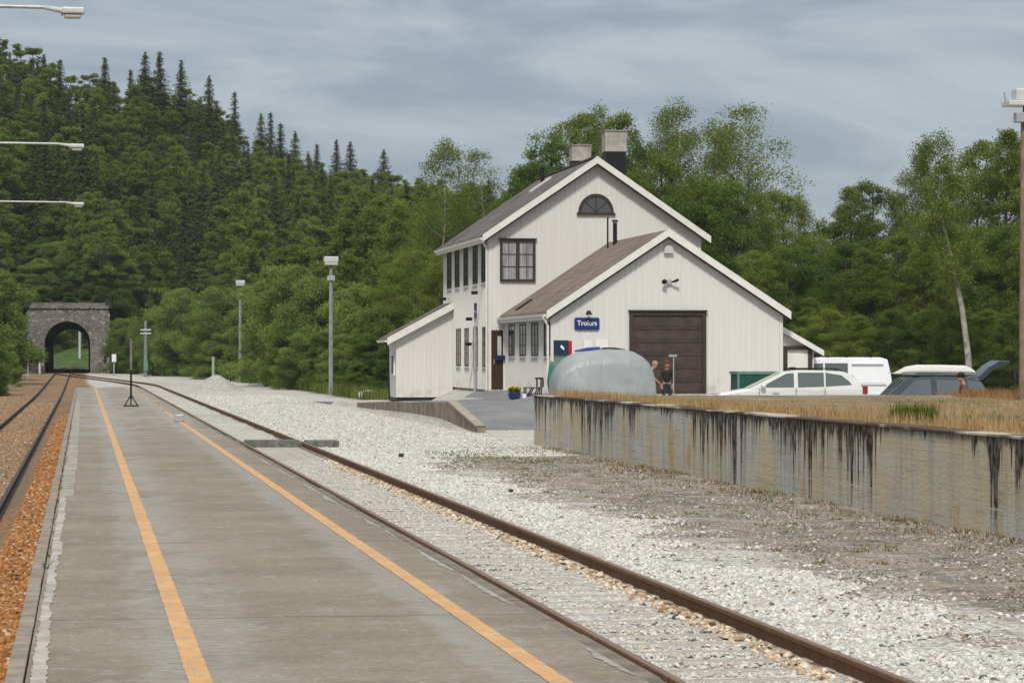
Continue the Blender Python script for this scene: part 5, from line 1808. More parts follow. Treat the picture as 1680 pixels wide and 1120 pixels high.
def person(loc, rz, lean, hands, top, trousers, hair, label, knee=0.04, pelvis=0.90, sleeve=1.0, scale=1.0, headtilt=0.0):
    """stands at loc, faces +x locally; lean = forward lean in degrees; hands = two local hand positions (left, right)"""
    root = empty('person', loc, rz, label, 'person')
    root.scale = (scale,) * 3
    a_ = R(lean)
    up = Vector((math.sin(a_), 0, math.cos(a_)))
    fw = Vector((math.cos(a_), 0, -math.sin(a_)))
    P = Vector((-0.12 * math.sin(a_), 0, pelvis))
    V_ = Vector
    hd_ = R(lean * 0.6 + headtilt)
    hu = Vector((math.sin(hd_), 0, math.cos(hd_)))
    hf = Vector((math.cos(hd_), 0, -math.sin(hd_)))
    waist, chest, neck = P + up * 0.17, P + up * 0.38, P + up * 0.54
    hc = neck + hu * 0.17 + hf * 0.02
    nodes = [(P, (0.12, 0.10)), (waist, (0.105, 0.09)), (chest, (0.125, 0.105)), (P + up * 0.50, (0.075, 0.07)), (neck + hu * 0.01, 0.052),
             (neck + hu * 0.08 + hf * 0.015, (0.066, 0.072)), (hc, (0.078, 0.092)), (hc + hu * 0.085, (0.058, 0.068))]
    edges = [(i, i + 1) for i in range(7)]
    # nose and ears
    nodes.append((hc + hf * 0.088 - hu * 0.005, 0.014)); edges.append((6, 8))
    nodes.append((hc + hf * 0.112 - hu * 0.022, 0.011)); edges.append((8, 9))
    for sgn in (-1, 1):
        nodes.append((hc + V_((0, sgn * 0.088, 0)) - hu * 0.01, 0.014)); edges.append((6, len(nodes) - 1))
    shirt = [(P - up * 0.02, (0.165, 0.145)), (waist, (0.15, 0.135)), (chest, (0.175, 0.15)), (P + up * 0.49, (0.11, 0.10))]
    se = [(0, 1), (1, 2), (2, 3)]
    tro = [(P + up * 0.06, (0.16, 0.12)), (P - V_((0, 0, 0.05)), (0.165, 0.125))]
    te = [(0, 1)]
    for sgn, hand in ((1, hands[0]), (-1, hands[1])):
        sh = P + up * 0.47 + V_((0, sgn * 0.19, 0))
        H_ = V_(hand)
        dv = H_ - sh
        ln = min(dv.length, 0.53)
        H_ = sh + dv.normalized() * ln
        bend = math.sqrt(max(0.0, 0.275 ** 2 - (ln / 2) ** 2))
        el_ = (sh + H_) / 2 + V_((-0.55, sgn * 0.4, -0.6)).normalized() * bend
        k0 = len(nodes)
        fd = (H_ - el_).normalized()
        nodes += [(sh, 0.058), (el_, 0.038), (H_, (0.026, 0.022)), (H_ + fd * 0.06, (0.036, 0.020))]
        edges += [(2, k0), (k0, k0 + 1), (k0 + 1, k0 + 2), (k0 + 2, k0 + 3)]
        side = fd.cross(V_((0, 0, 1)))
        if side.length < 0.1: side = V_((0, 1, 0))
        side.normalize()
        curl = fd.cross(side).normalized() * 0.3
        for i, fl_ in enumerate((0.070, 0.082, 0.076, 0.058)):
            b0 = H_ + fd * 0.085 + side * (i - 1.5) * 0.021
            k = len(nodes)
            nodes += [(b0, 0.0095), (b0 + fd * fl_ * 0.55 + curl * fl_ * 0.4, 0.0085), (b0 + fd * fl_ + curl * fl_ * 1.2, 0.0072)]
            edges += [(k0 + 3, k), (k, k + 1), (k + 1, k + 2)]
        b0 = H_ + fd * 0.035 + side * 0.040
        k = len(nodes)
        nodes += [(b0, 0.0115), (b0 + (fd * 0.6 + side * 0.8).normalized() * 0.038, 0.0095)]
        edges += [(k0 + 2, k), (k, k + 1)]
        s0_ = len(shirt)
        if sleeve >= 1:
            shirt += [(sh, 0.072), (el_, 0.052), (H_ - fd * 0.03, 0.038)]
            se += [(2, s0_), (s0_, s0_ + 1), (s0_ + 1, s0_ + 2)]
        else:
            shirt += [(sh, 0.072), (sh + (el_ - sh) * 0.75, 0.058)]
            se += [(2, s0_), (s0_, s0_ + 1)]
        hp = P + V_((0, sgn * 0.095, -0.06))
        kn = V_((knee, sgn * 0.11, 0.49 * pelvis / 0.9))
        an = V_((-0.02, sgn * 0.12, 0.09))
        k = len(nodes)
        nodes += [(hp, 0.085), (kn, 0.055), (an, 0.036), (V_((0.0, sgn * 0.12, 0.045)), 0.042), (V_((0.15, sgn * 0.13, 0.03)), 0.030)]
        edges += [(0, k), (k, k + 1), (k + 1, k + 2), (k + 2, k + 3), (k + 3, k + 4)]
        k = len(tro)
        tro += [(hp, 0.10), (kn, 0.068), (an + V_((0, 0, 0.02)), 0.055)]
        te += [(1, k), (k, k + 1), (k + 1, k + 2)]
    body_ = skin_mesh('body', nodes, edges, M['skin'], root)
    skin_mesh('shirt', shirt, se, top, root)
    skin_mesh('trousers', tro, te, trousers, root)
    h = MB()
    c_ = hc + hu * 0.045 - hf * 0.03
    h.ball((0, 0, 0), (0.108, 0.100, 0.105), 14, 9, 0.04, random.Random(3))
    rot = Matrix((hf, V_((0, 1, 0)), hu)).transposed()
    h.v = [tuple(c_ + rot @ Vector(v)) for v in h.v]
    h.build('hair', hair, root, world=False, smooth=True)
    for sgn in (-1, 1):
        e = MB().ball(tuple(hc + hf * 0.086 + V_((0, sgn * 0.032, 0)) + hu * 0.012), 0.010, 8, 6).build('eye', M['eye'], root, world=False, smooth=True)
    mt = MB().ball(tuple(hc + hf * 0.080 - hu * 0.055), (0.012, 0.026, 0.007), 8, 6).build('mouth', plain('lips', (0.35, 0.12, 0.10), 0.5), root, world=False, smooth=True)
    for sgn in (-1, 1):
        MB().box(-0.07, 0.19, sgn * 0.125 - 0.048, sgn * 0.125 + 0.048, 0.0, 0.085).build('shoe', M['rubber'], root, world=False, bevel=0.03)
    return root


M['shirt_blue'] = plain('pale blue shirt', (0.50, 0.60, 0.75), 0.8, var=0.08)
M['jeans'] = plain('dark jeans', (0.025, 0.03, 0.05), 0.85, var=0.2)
M['shirt_dark'] = plain('dark brown jumper', (0.045, 0.03, 0.028), 0.85, var=0.2)
M['shirt_plum'] = plain('faded plum jumper', (0.13, 0.085, 0.09), 0.85, var=0.15)
# person bending beside the cover, arm reaching down to the right
hA = atD(1082, 609, 94.6)
gA = zg(hA.x - 0.3, hA.y)
person((hA.x - 0.62, hA.y + 0.0, gA), -TH, 55, ((0.52, 0.2, 0.35), (0.86, -0.22, 0.40)), M['shirt_blue'], M['jeans'], M['hair_grey'], 'person in pale blue shirt bending beside the grey cover, arm reaching down', pelvis=0.92, sleeve=0)
hB = atD(1096, 604, 95.0)
gB = zg(hB.x, hB.y)
person((hB.x + 0.0, hB.y + 0.22, gB), -TH - R(90), 22, ((0.30, 0.20, 0.62), (0.30, -0.20, 0.62)), M['shirt_dark'], M['jeans'], M['hair_brown'], 'person in dark jumper stooping before the brown garage door', pelvis=0.88, scale=0.97)
hC = atD(1575, 613, 73.2)
gC = zg(hC.x, hC.y)
person((hC.x + 0.18, hC.y, gC), R(180) - TH, 12, ((0.42, 0.16, 1.05), (0.44, -0.16, 1.08)), M['shirt_plum'], M['jeans'], M['hair_dark'], 'dark haired person in plum jumper leaning to the left beside the dark car', pelvis=0.88, scale=0.985, headtilt=12)


# ------------------------------------------------------------------ lamps, poles, signs
def arm_lamp(D_, y_, label):
    hz_ = CZ + D_ * (583 - y_) / F
    Yl_ = D_ * CT * 1.012
    zl_ = zL(Yl_) - 0.1
    X0_ = -5.0
    root = empty('street_lamp', (X0_, Yl_, zl_), label=label, cat='street lamp', group='arm lamps along the main track')
    MB().tube([(X0_, Yl_, zl_), (X0_, Yl_, hz_ + 0.1)], [0.11, 0.07], 10).build('pole', M['grey_metal'], root)
    MB().tube([(X0_, Yl_, hz_ - 0.55), (X0_ + 0.9, Yl_, hz_ + 0.10)], 0.025, 6).build('brace', M['grey_metal'], root)
    MB().tube([(X0_, Yl_, hz_ + 0.12), (-0.72, Yl_, hz_ + 0.10)], 0.035, 8).build('arm', M['grey_metal'], root)
    h = MB()
    h.tube([(-0.74, Yl_, hz_ + 0.10), (-0.42, Yl_, hz_ + 0.05), (-0.36, Yl_, hz_ + 0.03)], [0.036, 0.055, 0.11], 10)
    hh = h.build('lamp_head', M['pale_metal'], root, smooth=True)
    MB().box(-0.40, 0.02, Yl_ - 0.15, Yl_ + 0.15, hz_ - 0.02, hz_ + 0.10).build('lamp_housing', M['pale_metal'], hh, bevel=0.03)
    MB().box(-0.36, -0.04, Yl_ - 0.11, Yl_ + 0.11, hz_ - 0.10, hz_ - 0.021).build('lamp_bowl', M['lamp_glass'], hh, bevel=0.03)


arm_lamp(52.0, 29, 'nearest arm lamp, the highest at the top left edge against the sky')
arm_lamp(85.5, 246, 'middle arm lamp of the three reaching in from the left')
arm_lamp(116.5, 339, 'lowest and farthest arm lamp of the three reaching in from the left')


def flood_post(px, ybase, ylamp, D_, lamp_w, lamp_h, rad, mat, label, gzv, two=False):
    b_ = atD(px, ybase, D_)
    b_.z = gzv
    t_ = atD(px, ylamp, D_)
    root = empty('floodlight_pole', tuple(b_), label=label, cat='floodlight pole')
    MB().tube([tuple(b_), (b_.x, b_.y, t_.z - lamp_h - 0.1)], [rad, rad * 0.75], 10).build('pole', mat, root)
    MB().tube([(b_.x, b_.y, t_.z - lamp_h - 0.12), (b_.x, b_.y, t_.z - lamp_h / 2)], rad * 0.4, 8).build('mast_top', M['black'], root)
    MB().box(b_.x - 0.22, b_.x + 0.22, b_.y - 0.2, b_.y + 0.05, t_.z - lamp_h - 0.9, t_.z - lamp_h - 0.62).build('control_box', M['grey_metal'], root, bevel=0.02)
    h = MB()
    h.box(b_.x - lamp_w / 2, b_.x + lamp_w / 2, b_.y - 0.35, b_.y + 0.25, t_.z - lamp_h * 0.62, t_.z)
    hh = h.build('lamp_head', M['pale_metal'], root, bevel=0.03)
    MB().box(b_.x - lamp_w / 2 + 0.03, b_.x + lamp_w / 2 - 0.03, b_.y - 0.33, b_.y + 0.2, t_.z - lamp_h, t_.z - lamp_h * 0.621).build('lamp_glass', M['lamp_glass'], hh, bevel=0.02)
    return root, b_, t_


M['pole_grey'] = plain('grey concrete pole', (0.27, 0.265, 0.255), 0.85, var=0.2, scale=4)
flood_post(543, 645, 421, 160, 0.82, 0.50, 0.14, M['pole_grey'], 'grey floodlight pole with rectangular lamp at the yard edge, nearer the shed', zg(14.8, 158))
pg, b_, t_ = flood_post(394, 626, 460, 228, 0.75, 0.45, 0.14, M['pole_grey'], 'slim pole with white floodlight beside the gravel heap', zg(13.2, 225))
# near pole at the right edge, lamps on a tray
D_ = 66.0
b_ = atD(1682, 650, D_)
t_ = atD(1680, 160, D_)
np_ = empty('floodlight_pole', (b_.x, b_.y, 0.6), label='tall near wooden pole with tray of floodlights at the right edge', cat='floodlight pole')
MB().tube([(b_.x, b_.y, 0.5), (b_.x + 0.02, b_.y, t_.z - 0.5)], [0.155, 0.125], 12).build('pole', plain('brown pole wood', (0.26, 0.18, 0.13), 0.85, var=0.25, scale=3), np_)
MB().tube([(b_.x, b_.y, t_.z - 0.6), (b_.x, b_.y, t_.z)], 0.06, 8).build('mast_top', M['black'], np_)
MB().box(b_.x - 0.30, b_.x + 0.05, b_.y - 0.25, b_.y, t_.z - 0.62, t_.z - 0.38).build('control_box', M['grey_metal'], np_, bevel=0.02)
tray = MB().box(b_.x - 0.50, b_.x + 0.55, b_.y - 0.3, b_.y + 0.3, t_.z - 0.22, t_.z - 0.10).build('lamp_tray', M['pale_metal'], np_, bevel=0.02)
for dx in (-0.24, 0.28):
    MB().box(b_.x + dx - 0.05, b_.x + dx + 0.18, b_.y - 0.2, b_.y + 0.2, t_.z - 0.099, t_.z + 0.20).build('floodlight', M['pale_metal'], tray, bevel=0.03)
MB().tube([(b_.x - 0.49, b_.y, t_.z - 0.10), (b_.x - 0.53, b_.y, t_.z + 0.12)], 0.02, 6).build('visor', M['grey_metal'], tray)

# stand with tripod foot on the platform
b_ = gpt(215, 667, 0.0)
t_ = atD(217, 555, 92.6)
st_ = empty('marker_stand', (b_.x, b_.y, 0), label='thin marker post on a low dark tripod foot standing on the platform', cat='marker post')
MB().tube([(b_.x, b_.y, 0.25), (b_.x, b_.y, 1.25)], 0.035, 8).build('pole', M['black'], st_)
MB().tube([(b_.x, b_.y, 1.251), (b_.x, b_.y, t_.z)], 0.045, 8).build('upper_pole', M['pole_wood'], st_)
for k in range(3):
    aa = R(90 + 120 * k)
    MB().tube([(b_.x, b_.y, 0.42), (b_.x + 0.26 * math.cos(aa), b_.y + 0.26 * math.sin(aa), 0.03)], 0.022, 6).build('leg', M['black'], st_)
MB().box(b_.x - 0.26, b_.x + 0.26, b_.y - 0.20, b_.y - 0.12, 0.012, 0.055).build('foot_bar', M['black'], st_)
# cross bar pole beyond the platform
b_ = atD(239, 618, 262)
gzq = zg(b_.x, b_.y)
t_ = atD(239, 526, 262)
gp_ = empty('signal_pole', (b_.x, b_.y, gzq), label='pale green pole with a small cross bar near the top before the bushes', cat='signal pole')
MB().tube([(b_.x, b_.y, gzq), (b_.x, b_.y, t_.z)], [0.20, 0.14], 8).build('pole', M['green_pole'], gp_)
zc = atD(239, 542, 262).z
for dz in (0.0, -0.35):
    MB().box(b_.x - 0.5, b_.x + 0.5, b_.y - 0.2, b_.y - 0.14, zc + dz, zc + dz + 0.13).build('cross_bar', M['pale_metal'], gp_)
MB().box(b_.x - 0.2, b_.x + 0.2, b_.y - 0.3, b_.y - 0.19, gzq + 0.6, gzq + 1.5).build('base_box', M['pale_green'], gp_)
b_ = atD(187, 612, 268)
gzq = zg(b_.x, b_.y)
t_ = atD(187, 581, 268)
ws_ = empty('signal_box', (b_.x, b_.y, gzq), label='small white box on a short post right of the tunnel mouth', cat='signal box')
MB().tube([(b_.x, b_.y, gzq), (b_.x, b_.y, t_.z - 0.5)], 0.06, 6).build('post', M['grey_metal'], ws_)
MB().box(b_.x - 0.22, b_.x + 0.22, b_.y - 0.1, b_.y + 0.1, t_.z - 0.75, t_.z).build('box', M['white_paint'], ws_, bevel=0.02)
b_ = atD(350, 612, 200)
gzq = zg(b_.x, b_.y)
tag(MB().tube([(b_.x, b_.y, gzq), (b_.x, b_.y, atD(350, 585, 200).z)], 0.11, 8).build('marker_post', plain('light green post', (0.30, 0.42, 0.28), 0.6)), 'short pale green post rising behind the gravel heap', 'post')
b_ = atD(26, 551, 240)
gzq = zg(b_.x, b_.y)
ys_g = empty('track_sign', (b_.x, b_.y, gzq), label='small round yellow sign on a thin post left of the tunnel', cat='sign')
MB().tube([(b_.x, b_.y, gzq), (b_.x, b_.y, b_.z)], 0.05, 6).build('post', M['grey_metal'], ys_g)
MB().tube([(b_.x, b_.y - 0.05, b_.z), (b_.x, b_.y - 0.08, b_.z)], 0.17, 12).build('sign_disc', plain('yellow sign', (0.40, 0.40, 0.08), 0.5), ys_g)
for (px_, py_, lb_) in ((46, 560, 'thin grey post standing against the left side of the tunnel portal'),):
    b_ = atD(px_, 605, 288)
    tag(MB().tube([(b_.x, b_.y, -0.3), (b_.x, b_.y, atD(px_, 548, 288).z)], 0.08, 6).build('post', M['grey_metal']), lb_, 'post')
b_ = atD(65, 596, 290)
tag(MB().box(b_.x - 0.1, b_.x + 0.1, b_.y, b_.y + 0.1, -0.3, b_.z + 0.25).build('distance_marker', M['pale_metal'], bevel=0.01), 'small pale distance marker at the left foot of the tunnel arch', 'marker')

# gravel heap
hp = atD(355, 636, 178)
ph = MB()
rr_ = random.Random(8)
nr, na = 14, 40
gzh = zg(hp.x, hp.y) - 0.05
for j in range(nr + 1):
    t = j / nr
    for i in range(na):
        aa = 2 * math.pi * i / na
        rad = t * 1.9 * (1 + 0.10 * math.sin(aa * 2 + 1) + 0.05 * math.sin(aa * 5))
        zz = 1.12 * (1 - sst(t, 0.0, 1.0) * 0.55 - 0.45 * t) + rr_.uniform(-0.025, 0.025)
        ph.v.append((hp.x + rad * math.cos(aa) * 1.0, hp.y + rad * math.sin(aa), gzh + max(-0.02, zz)))
for j in range(nr):
    for i in range(na):
        ph.f.append((j * na + i, j * na + (i + 1) % na, (j + 1) * na + (i + 1) % na, (j + 1) * na + i))
ph.f.append(tuple(range(na)))
tag(ph.build('gravel_heap', M['pile'], smooth=False), 'pale heap of crushed gravel at the far end of the yard', 'gravel heap')

# upturned white boat in the grass left of the shed
bt = atD(606, 655, 146)
gzb = zg(bt.x, bt.y)
bo_ = MB()
nn_ = 14
for i in range(nn_ + 1):
    t = i / nn_
    wv3 = (math.sin(math.pi * min(1, t * 0.94 + 0.06)) ** 0.5) if 0 < t < 1 else 0.08
    for k in range(7):
        aa = math.pi * k / 6
        bo_.v.append((bt.x - 0.68 + 1.36 * t, bt.y + 0.55 * wv3 * math.cos(aa), gzb + 0.12 + 0.38 * wv3 * math.sin(aa)))
for i in range(nn_):
    for k in range(6):
        bo_.f.append((i * 7 + k, i * 7 + k + 1, (i + 1) * 7 + k + 1, (i + 1) * 7 + k))
boat = empty('upturned_dinghy', (bt.x, bt.y, gzb), label='small upturned white dinghy lying in the grass left of the shed', cat='boat')
M['boat'] = plain('dull white hull', (0.55, 0.55, 0.53), 0.6)
bo_.build('hull', M['boat'], boat, smooth=True)
MB().box(bt.x - 0.72, bt.x + 0.74, bt.y - 0.58, bt.y - 0.50, gzb + 0.06, gzb + 0.14).build('gunwale', M['boat'], boat, bevel=0.02)

# block on the platform edge, stones in the gravel
b_ = gpt(292, 692, 0.0)
cb = MB().box(b_.x - 0.09, b_.x + 0.16, b_.y, b_.y + 0.5, 0.0, 0.20)
tag(cb.build('concrete_block', M['grey_metal'], bevel=0.03), 'small pale block sitting on the platform edge beside the side track', 'block')
for (x_, y_, s_2, lb_) in ((658, 748, 0.07, 'single dark stone lying on the white gravel before the driveway'), (838, 806, 0.045, 'flat dark stone on the white gravel below the ramp end')):
    b_ = gpt(x_, y_, -0.5)
    tag(MB().ball((b_.x, b_.y, b_.z + s_2 * 0.35), (s_2, s_2 * 0.8, s_2 * 0.6), 9, 6, 0.25, random.Random(2)).build('dark_stone', plain('dark stone', (0.06, 0.06, 0.065), 0.9)), lb_, 'stone')

# ------------------------------------------------------------------ tunnel
YP = 300.0
ax0, ax1 = atY(73, 603, YP)[0], atY(148, 603, YP)[0]
atop = atY(110, 527, YP)[1]
ptop = atY(110, 506, YP)[1]
ox0, ox1 = atY(44, 603, YP)[0], atY(180, 603, YP)[0]
rad_ = (ax1 - ax0) / 2
axc = (ax0 + ax1) / 2
zsp = atop - rad_
gb_ = -0.6


def arch_pts(r_, n=18):
    return [(axc + r_ * math.cos(t), zsp + r_ * math.sin(t)) for t in np.linspace(0, math.pi, n)]


tun = empty('tunnel', (axc, YP, gb_), label='dark arched railway tunnel with weathered stone portal in the wooded hillside', cat='tunnel')
outer = [(ax1, gb_), (ox1, gb_), (ox1, ptop - 0.5), (ox1 - 0.25, ptop), (ox0 + 0.4, ptop), (ox0, ptop - 0.3), (ox0 - 0.3, ptop - 2.2), (ox0 + 0.5, ptop - 3.4), (ox0 + 0.4, gb_), (ax0, gb_)]
arc_ = arch_pts(rad_)
MB().prismY(outer + [(x, z) for x, z in reversed(arc_)], YP, YP + 1.2).build('portal', M['masonry'], tun)
vo = MB()
a1_, a2_ = arch_pts(rad_, 22), arch_pts(rad_ + 0.42, 22)
for i in range(21):
    g_ = 0.012
    (xa, za), (xb, zb), (xc_, zc_), (xd, zd_) = a1_[i], a1_[i + 1], a2_[i + 1], a2_[i]
    vo.prismY([(xa + (xb - xa) * .04, za + (zb - za) * .04), (xd + (xc_ - xd) * .04, zd_ + (zc_ - zd_) * .04), (xc_ + (xd - xc_) * .04, zc_ + (zd_ - zc_) * .04), (xb + (xa - xb) * .04, zb + (za - zb) * .04)], YP - 0.06, YP - 0.001)
vo.build('arch_ring', M['masonry'], tun)
MB().box(ox0 + 0.3, ox1 - 0.1, YP - 0.18, YP + 1.3, ptop + 0.002, ptop + 0.30).box(ox0 + 0.5, ox1 - 0.5, YP + 0.0, YP + 1.2, ptop + 0.302, ptop + 0.62).build('parapet', M['masonry'], tun)
YT = 392.0
lin = MB()
prof_ = [(ax0, gb_ - 0.3), (ax0, zsp)] + [(x, z) for x, z in reversed(arch_pts(rad_))][1:-1] + [(ax1, zsp), (ax1, gb_ - 0.3)]
nP = len(prof_)
for yv in (YP + 1.19, YT):
    lin.v += [(x, yv, z) for x, z in prof_]
for i in range(nP - 1):
    lin.f.append((i, i + 1, i + 1 + nP, i + nP))
lin.build('lining', M['soot'], tun)
# rough rock beside the portal
for (px_, py_, r_, sx_2, sz_2, lb_) in ((30, 590, 1.9, 1.0, 1.3, 'rough grey rock face just left of the tunnel portal'), (50, 612, 1.1, 1.3, 0.9, 'low rubble of grey rock at the left foot of the portal'), (172, 592, 1.3, 0.9, 1.6, 'brownish rock shoulder at the right foot of the portal')):
    b_ = atD(px_, py_, 292 if px_ < 100 else 297)
    rk_ = random.Random(px_)
    mb = MB().ball((b_.x, b_.y + 1.0, b_.z), (r_ * sx_2, r_, r_ * sz_2), 16, 12, 0.22, rk_)
    tag(mb.build('rock', M['rock']), lb_, 'rock')
b_ = atD(131, 592, 440)
tag(MB().tube([(b_.x, b_.y, zg(b_.x, b_.y)), (b_.x, b_.y, atD(131, 535, 440).z)], 0.22, 8).box(b_.x - 2.6, b_.x, b_.y - 0.1, b_.y + 0.1, atD(131, 536, 440).z - 0.2, atD(131, 536, 440).z + 0.02).build('mast', M['pale_metal']), 'pale mast with a side arm seen through the tunnel opening', 'mast')


# ------------------------------------------------------------------ hill
def interp(x, tb):
    if x <= tb[0][0]: return tb[0][1]
    for (a_, va), (b_, vb) in zip(tb, tb[1:]):
        if x <= b_: return va + (vb - va) * (x - a_) / (b_ - a_)
    return tb[-1][1]


CAN = [(-400, 10), (-20, 38), (0, 50), (40, 82), (70, 104), (110, 130), (180, 132), (250, 128), (300, 145), (350, 172), (400, 212), (450, 245), (500, 265), (560, 285), (650, 300), (750, 315), (840, 325), (1000, 370), (1350, 400), (2200, 380)]
DR = [(-400, 380), (200, 384), (350, 430), (650, 540), (840, 600), (2200, 620)]
FT = [(-400, 240), (-40, 262), (20, 292), (40, 299.3), (180, 299.3), (215, 300), (330, 296), (400, 262), (470, 222), (543, 190), (620, 172), (840, 165), (1200, 165), (2200, 165)]
TREE_H = 7.2


def ridge(px):
    D_ = interp(px, DR)
    return D_, CZ + D_ * (583 - interp(px, CAN)) / F - TREE_H


def foot(px):
    D_ = interp(px, FT)
    if 38 <= px <= 184:
        return D_, ptop + 0.1
    v = atD(px, 600, D_)
    return D_, zg(v.x, v.y) - 0.25


def hill_z(px, t):
    D0, z0 = foot(px)
    D1, z1 = ridge(px)
    return D0 + (D1 - D0) * t, z0 + (z1 - z0) * (t ** 0.85)


hm = MB()
pxs = list(range(-400, 30, 30)) + [20, 30, 37, 38, 60, 85, 110, 135, 160, 184, 186, 200, 220] + list(range(240, 2201, 30))
pxs = sorted(set(pxs))
ts = [0, 0.04, 0.1, 0.2, 0.3, 0.4, 0.5, 0.6, 0.7, 0.8, 0.9, 1.0]
for t in ts:
    for px in pxs:
        D_, z_ = hill_z(px, t)
        v = atD(px, 583, D_)
        hm.v.append((v.x, v.y, z_ + (0.5 * math.sin(px * 0.13 + t * 20) if 0.05 < t < 0.95 else 0)))
for px in pxs:
    D_, z_ = ridge(px)
    v = atD(px, 583, D_ + 8)
    hm.v.append((v.x, v.y, 7.0))
for j in range(len(ts)):
    for i in range(len(pxs) - 1):
        k = j * len(pxs) + i
        hm.f.append((k, k + 1, k + 1 + len(pxs), k + len(pxs)))
tag(hm.build('hill', M['hill'], smooth=True), kind='structure')
# rock outcrop above the portal
for i, (px_, py_, r_, lb_) in enumerate(((72, 490, 1.2, 'dark rock outcrop above the left part of the tunnel portal'), (130, 488, 1.0, 'dark rock outcrop above the right part of the tunnel portal'))):
    b_ = atD(px_, py_, 304)
    tag(MB().ball(tuple(b_), (r_ * 1.4, r_, r_), 16, 12, 0.25, random.Random(50 + i)).build('rock', M['rock']), lb_, 'rock')


# ------------------------------------------------------------------ trees
def trunk_mesh(name, pts, rad, limbs, mat, seg=7):
    mb = MB().tube(pts, rad, seg)
    for (a_, b_, r_) in limbs:
        a_, b_ = Vector(a_), Vector(b_)
        m_ = (a_ + b_) / 2 + Vector((0, 0, -0.08 * (b_ - a_).length))
        mb.tube([a_, m_, b_], [r_, r_ * 0.7, r_ * 0.3], 5, cap=False)
    me = mb.build(name, mat, link=False, smooth=True)
    return me.data


def crown_data(name, V, mat):
    o = np_mesh(name, V, 4, mat, link=False)
    return o.data


def broadleaf(seed, Hc=10.0, Rr=2.4, base=0.25, nclump=46, per=300, size=0.11, shape='oval', leafm='leaf_birch', bark='bark', droop=0.0, trunk_r=0.13, path=None, fringe=0.02, crr=(0.42, 0.85)):
    """a tree ten metres tall: tapered trunk, limbs, clumps of leaf-size faces"""
    r = np.random.default_rng(seed)
    path = path or [(0, 0, 0), (r.normal(0, .08), r.normal(0, .08), Hc * 0.35), (r.normal(0, .18), r.normal(0, .18), Hc * 0.65), (r.normal(0, .2), r.normal(0, .2), Hc * 0.93)]
    pth = [Vector(q) for q in path]

    def axis(z):
        for a_, b_ in zip(pth, pth[1:]):
            if z <= b_.z:
                return a_.lerp(b_, (z - a_.z) / max(1e-3, b_.z - a_.z))
        return pth[-1]
    lobes = r.uniform(0.62, 1.25, 9)
    cl, limbs = [], []
    for i in range(nclump):
        t = r.random() ** (0.85)
        if shape == 'oval': pr = math.sin(math.pi * min(1, (t * 0.86 + 0.12))) ** 0.65
        elif shape == 'cone': pr = (1 - t) ** 0.6 * (0.45 + 0.55 * min(1, t * 6))
        elif shape == 'tall': pr = (math.sin(math.pi * (t * 0.90 + 0.08)) ** 0.5) * (0.9 - 0.25 * t)
        else: pr = math.cos(t * math.pi / 2 * 0.93) ** 0.5
        z = Hc * (base + (1 - base) * t * 0.94)
        an = r.uniform(0, 2 * math.pi)
        lob = lobes[int(an / (2 * math.pi) * 9) % 9] * r.uniform(0.8, 1.1)
        rad = Rr * pr * (0.30 + 0.68 * r.random() ** 0.55) * lob
        ax_ = axis(z)
        c = np.array([ax_.x + rad * math.cos(an), ax_.y + rad * math.sin(an), z - droop * rad * 0.3])
        cr = r.uniform(*crr) * (0.55 + 0.45 * pr) * Rr / 2.4
        cl.append((c, cr))
        if i % 2 == 0 and rad > 0.3:
            za = max(Hc * 0.12, z - rad * r.uniform(0.6, 1.1))
            limbs.append((tuple(axis(za)), tuple(c), 0.030 * (1 - 0.5 * t)))
    out = []
    for c, cr in cl:
        n = int(per * (cr / 0.6) ** 2 * r.uniform(0.6, 1.2))
        p_ = r.normal(0, 1, (n, 3))
        p_ /= np.linalg.norm(p_, axis=1)[:, None]
        rr2 = r.random((n, 1)) ** 0.5 * np.clip(1 + 0.18 * r.normal(0, 1, (n, 1)), 0.5, 1.3)
        p_ = p_ * rr2 * cr * np.array([1.12, 1.12, 0.75])
        if droop: p_[:, 2] -= droop * np.abs(r.normal(0, 0.35, n))
        out.append(quads(p_ + c, size, r, flat=0.45))
    # a loose outer fringe
    n = max(6, int(nclump * per * fringe * 0.4))
    ii = r.integers(0, len(cl), n)
    cc = np.array([cl[k][0] for k in ii])
    fr = r.normal(0, 0.30 * Rr / 2.4, (n, 3))
    p_ = cc + fr
    p_ = p_[p_[:, 2] > Hc * base * 0.8]
    out.append(quads(p_, size, r, flat=0.3))
    rads = [trunk_r, trunk_r * 0.78, trunk_r * 0.48, trunk_r * 0.15]
    if len(pth) != 4: rads = list(np.linspace(trunk_r, trunk_r * 0.15, len(pth)))
    tm = trunk_mesh('trunk', pth, rads, limbs, M[bark])
    cm = crown_data('crown', np.concatenate(out), M[leafm])
    return tm, cm


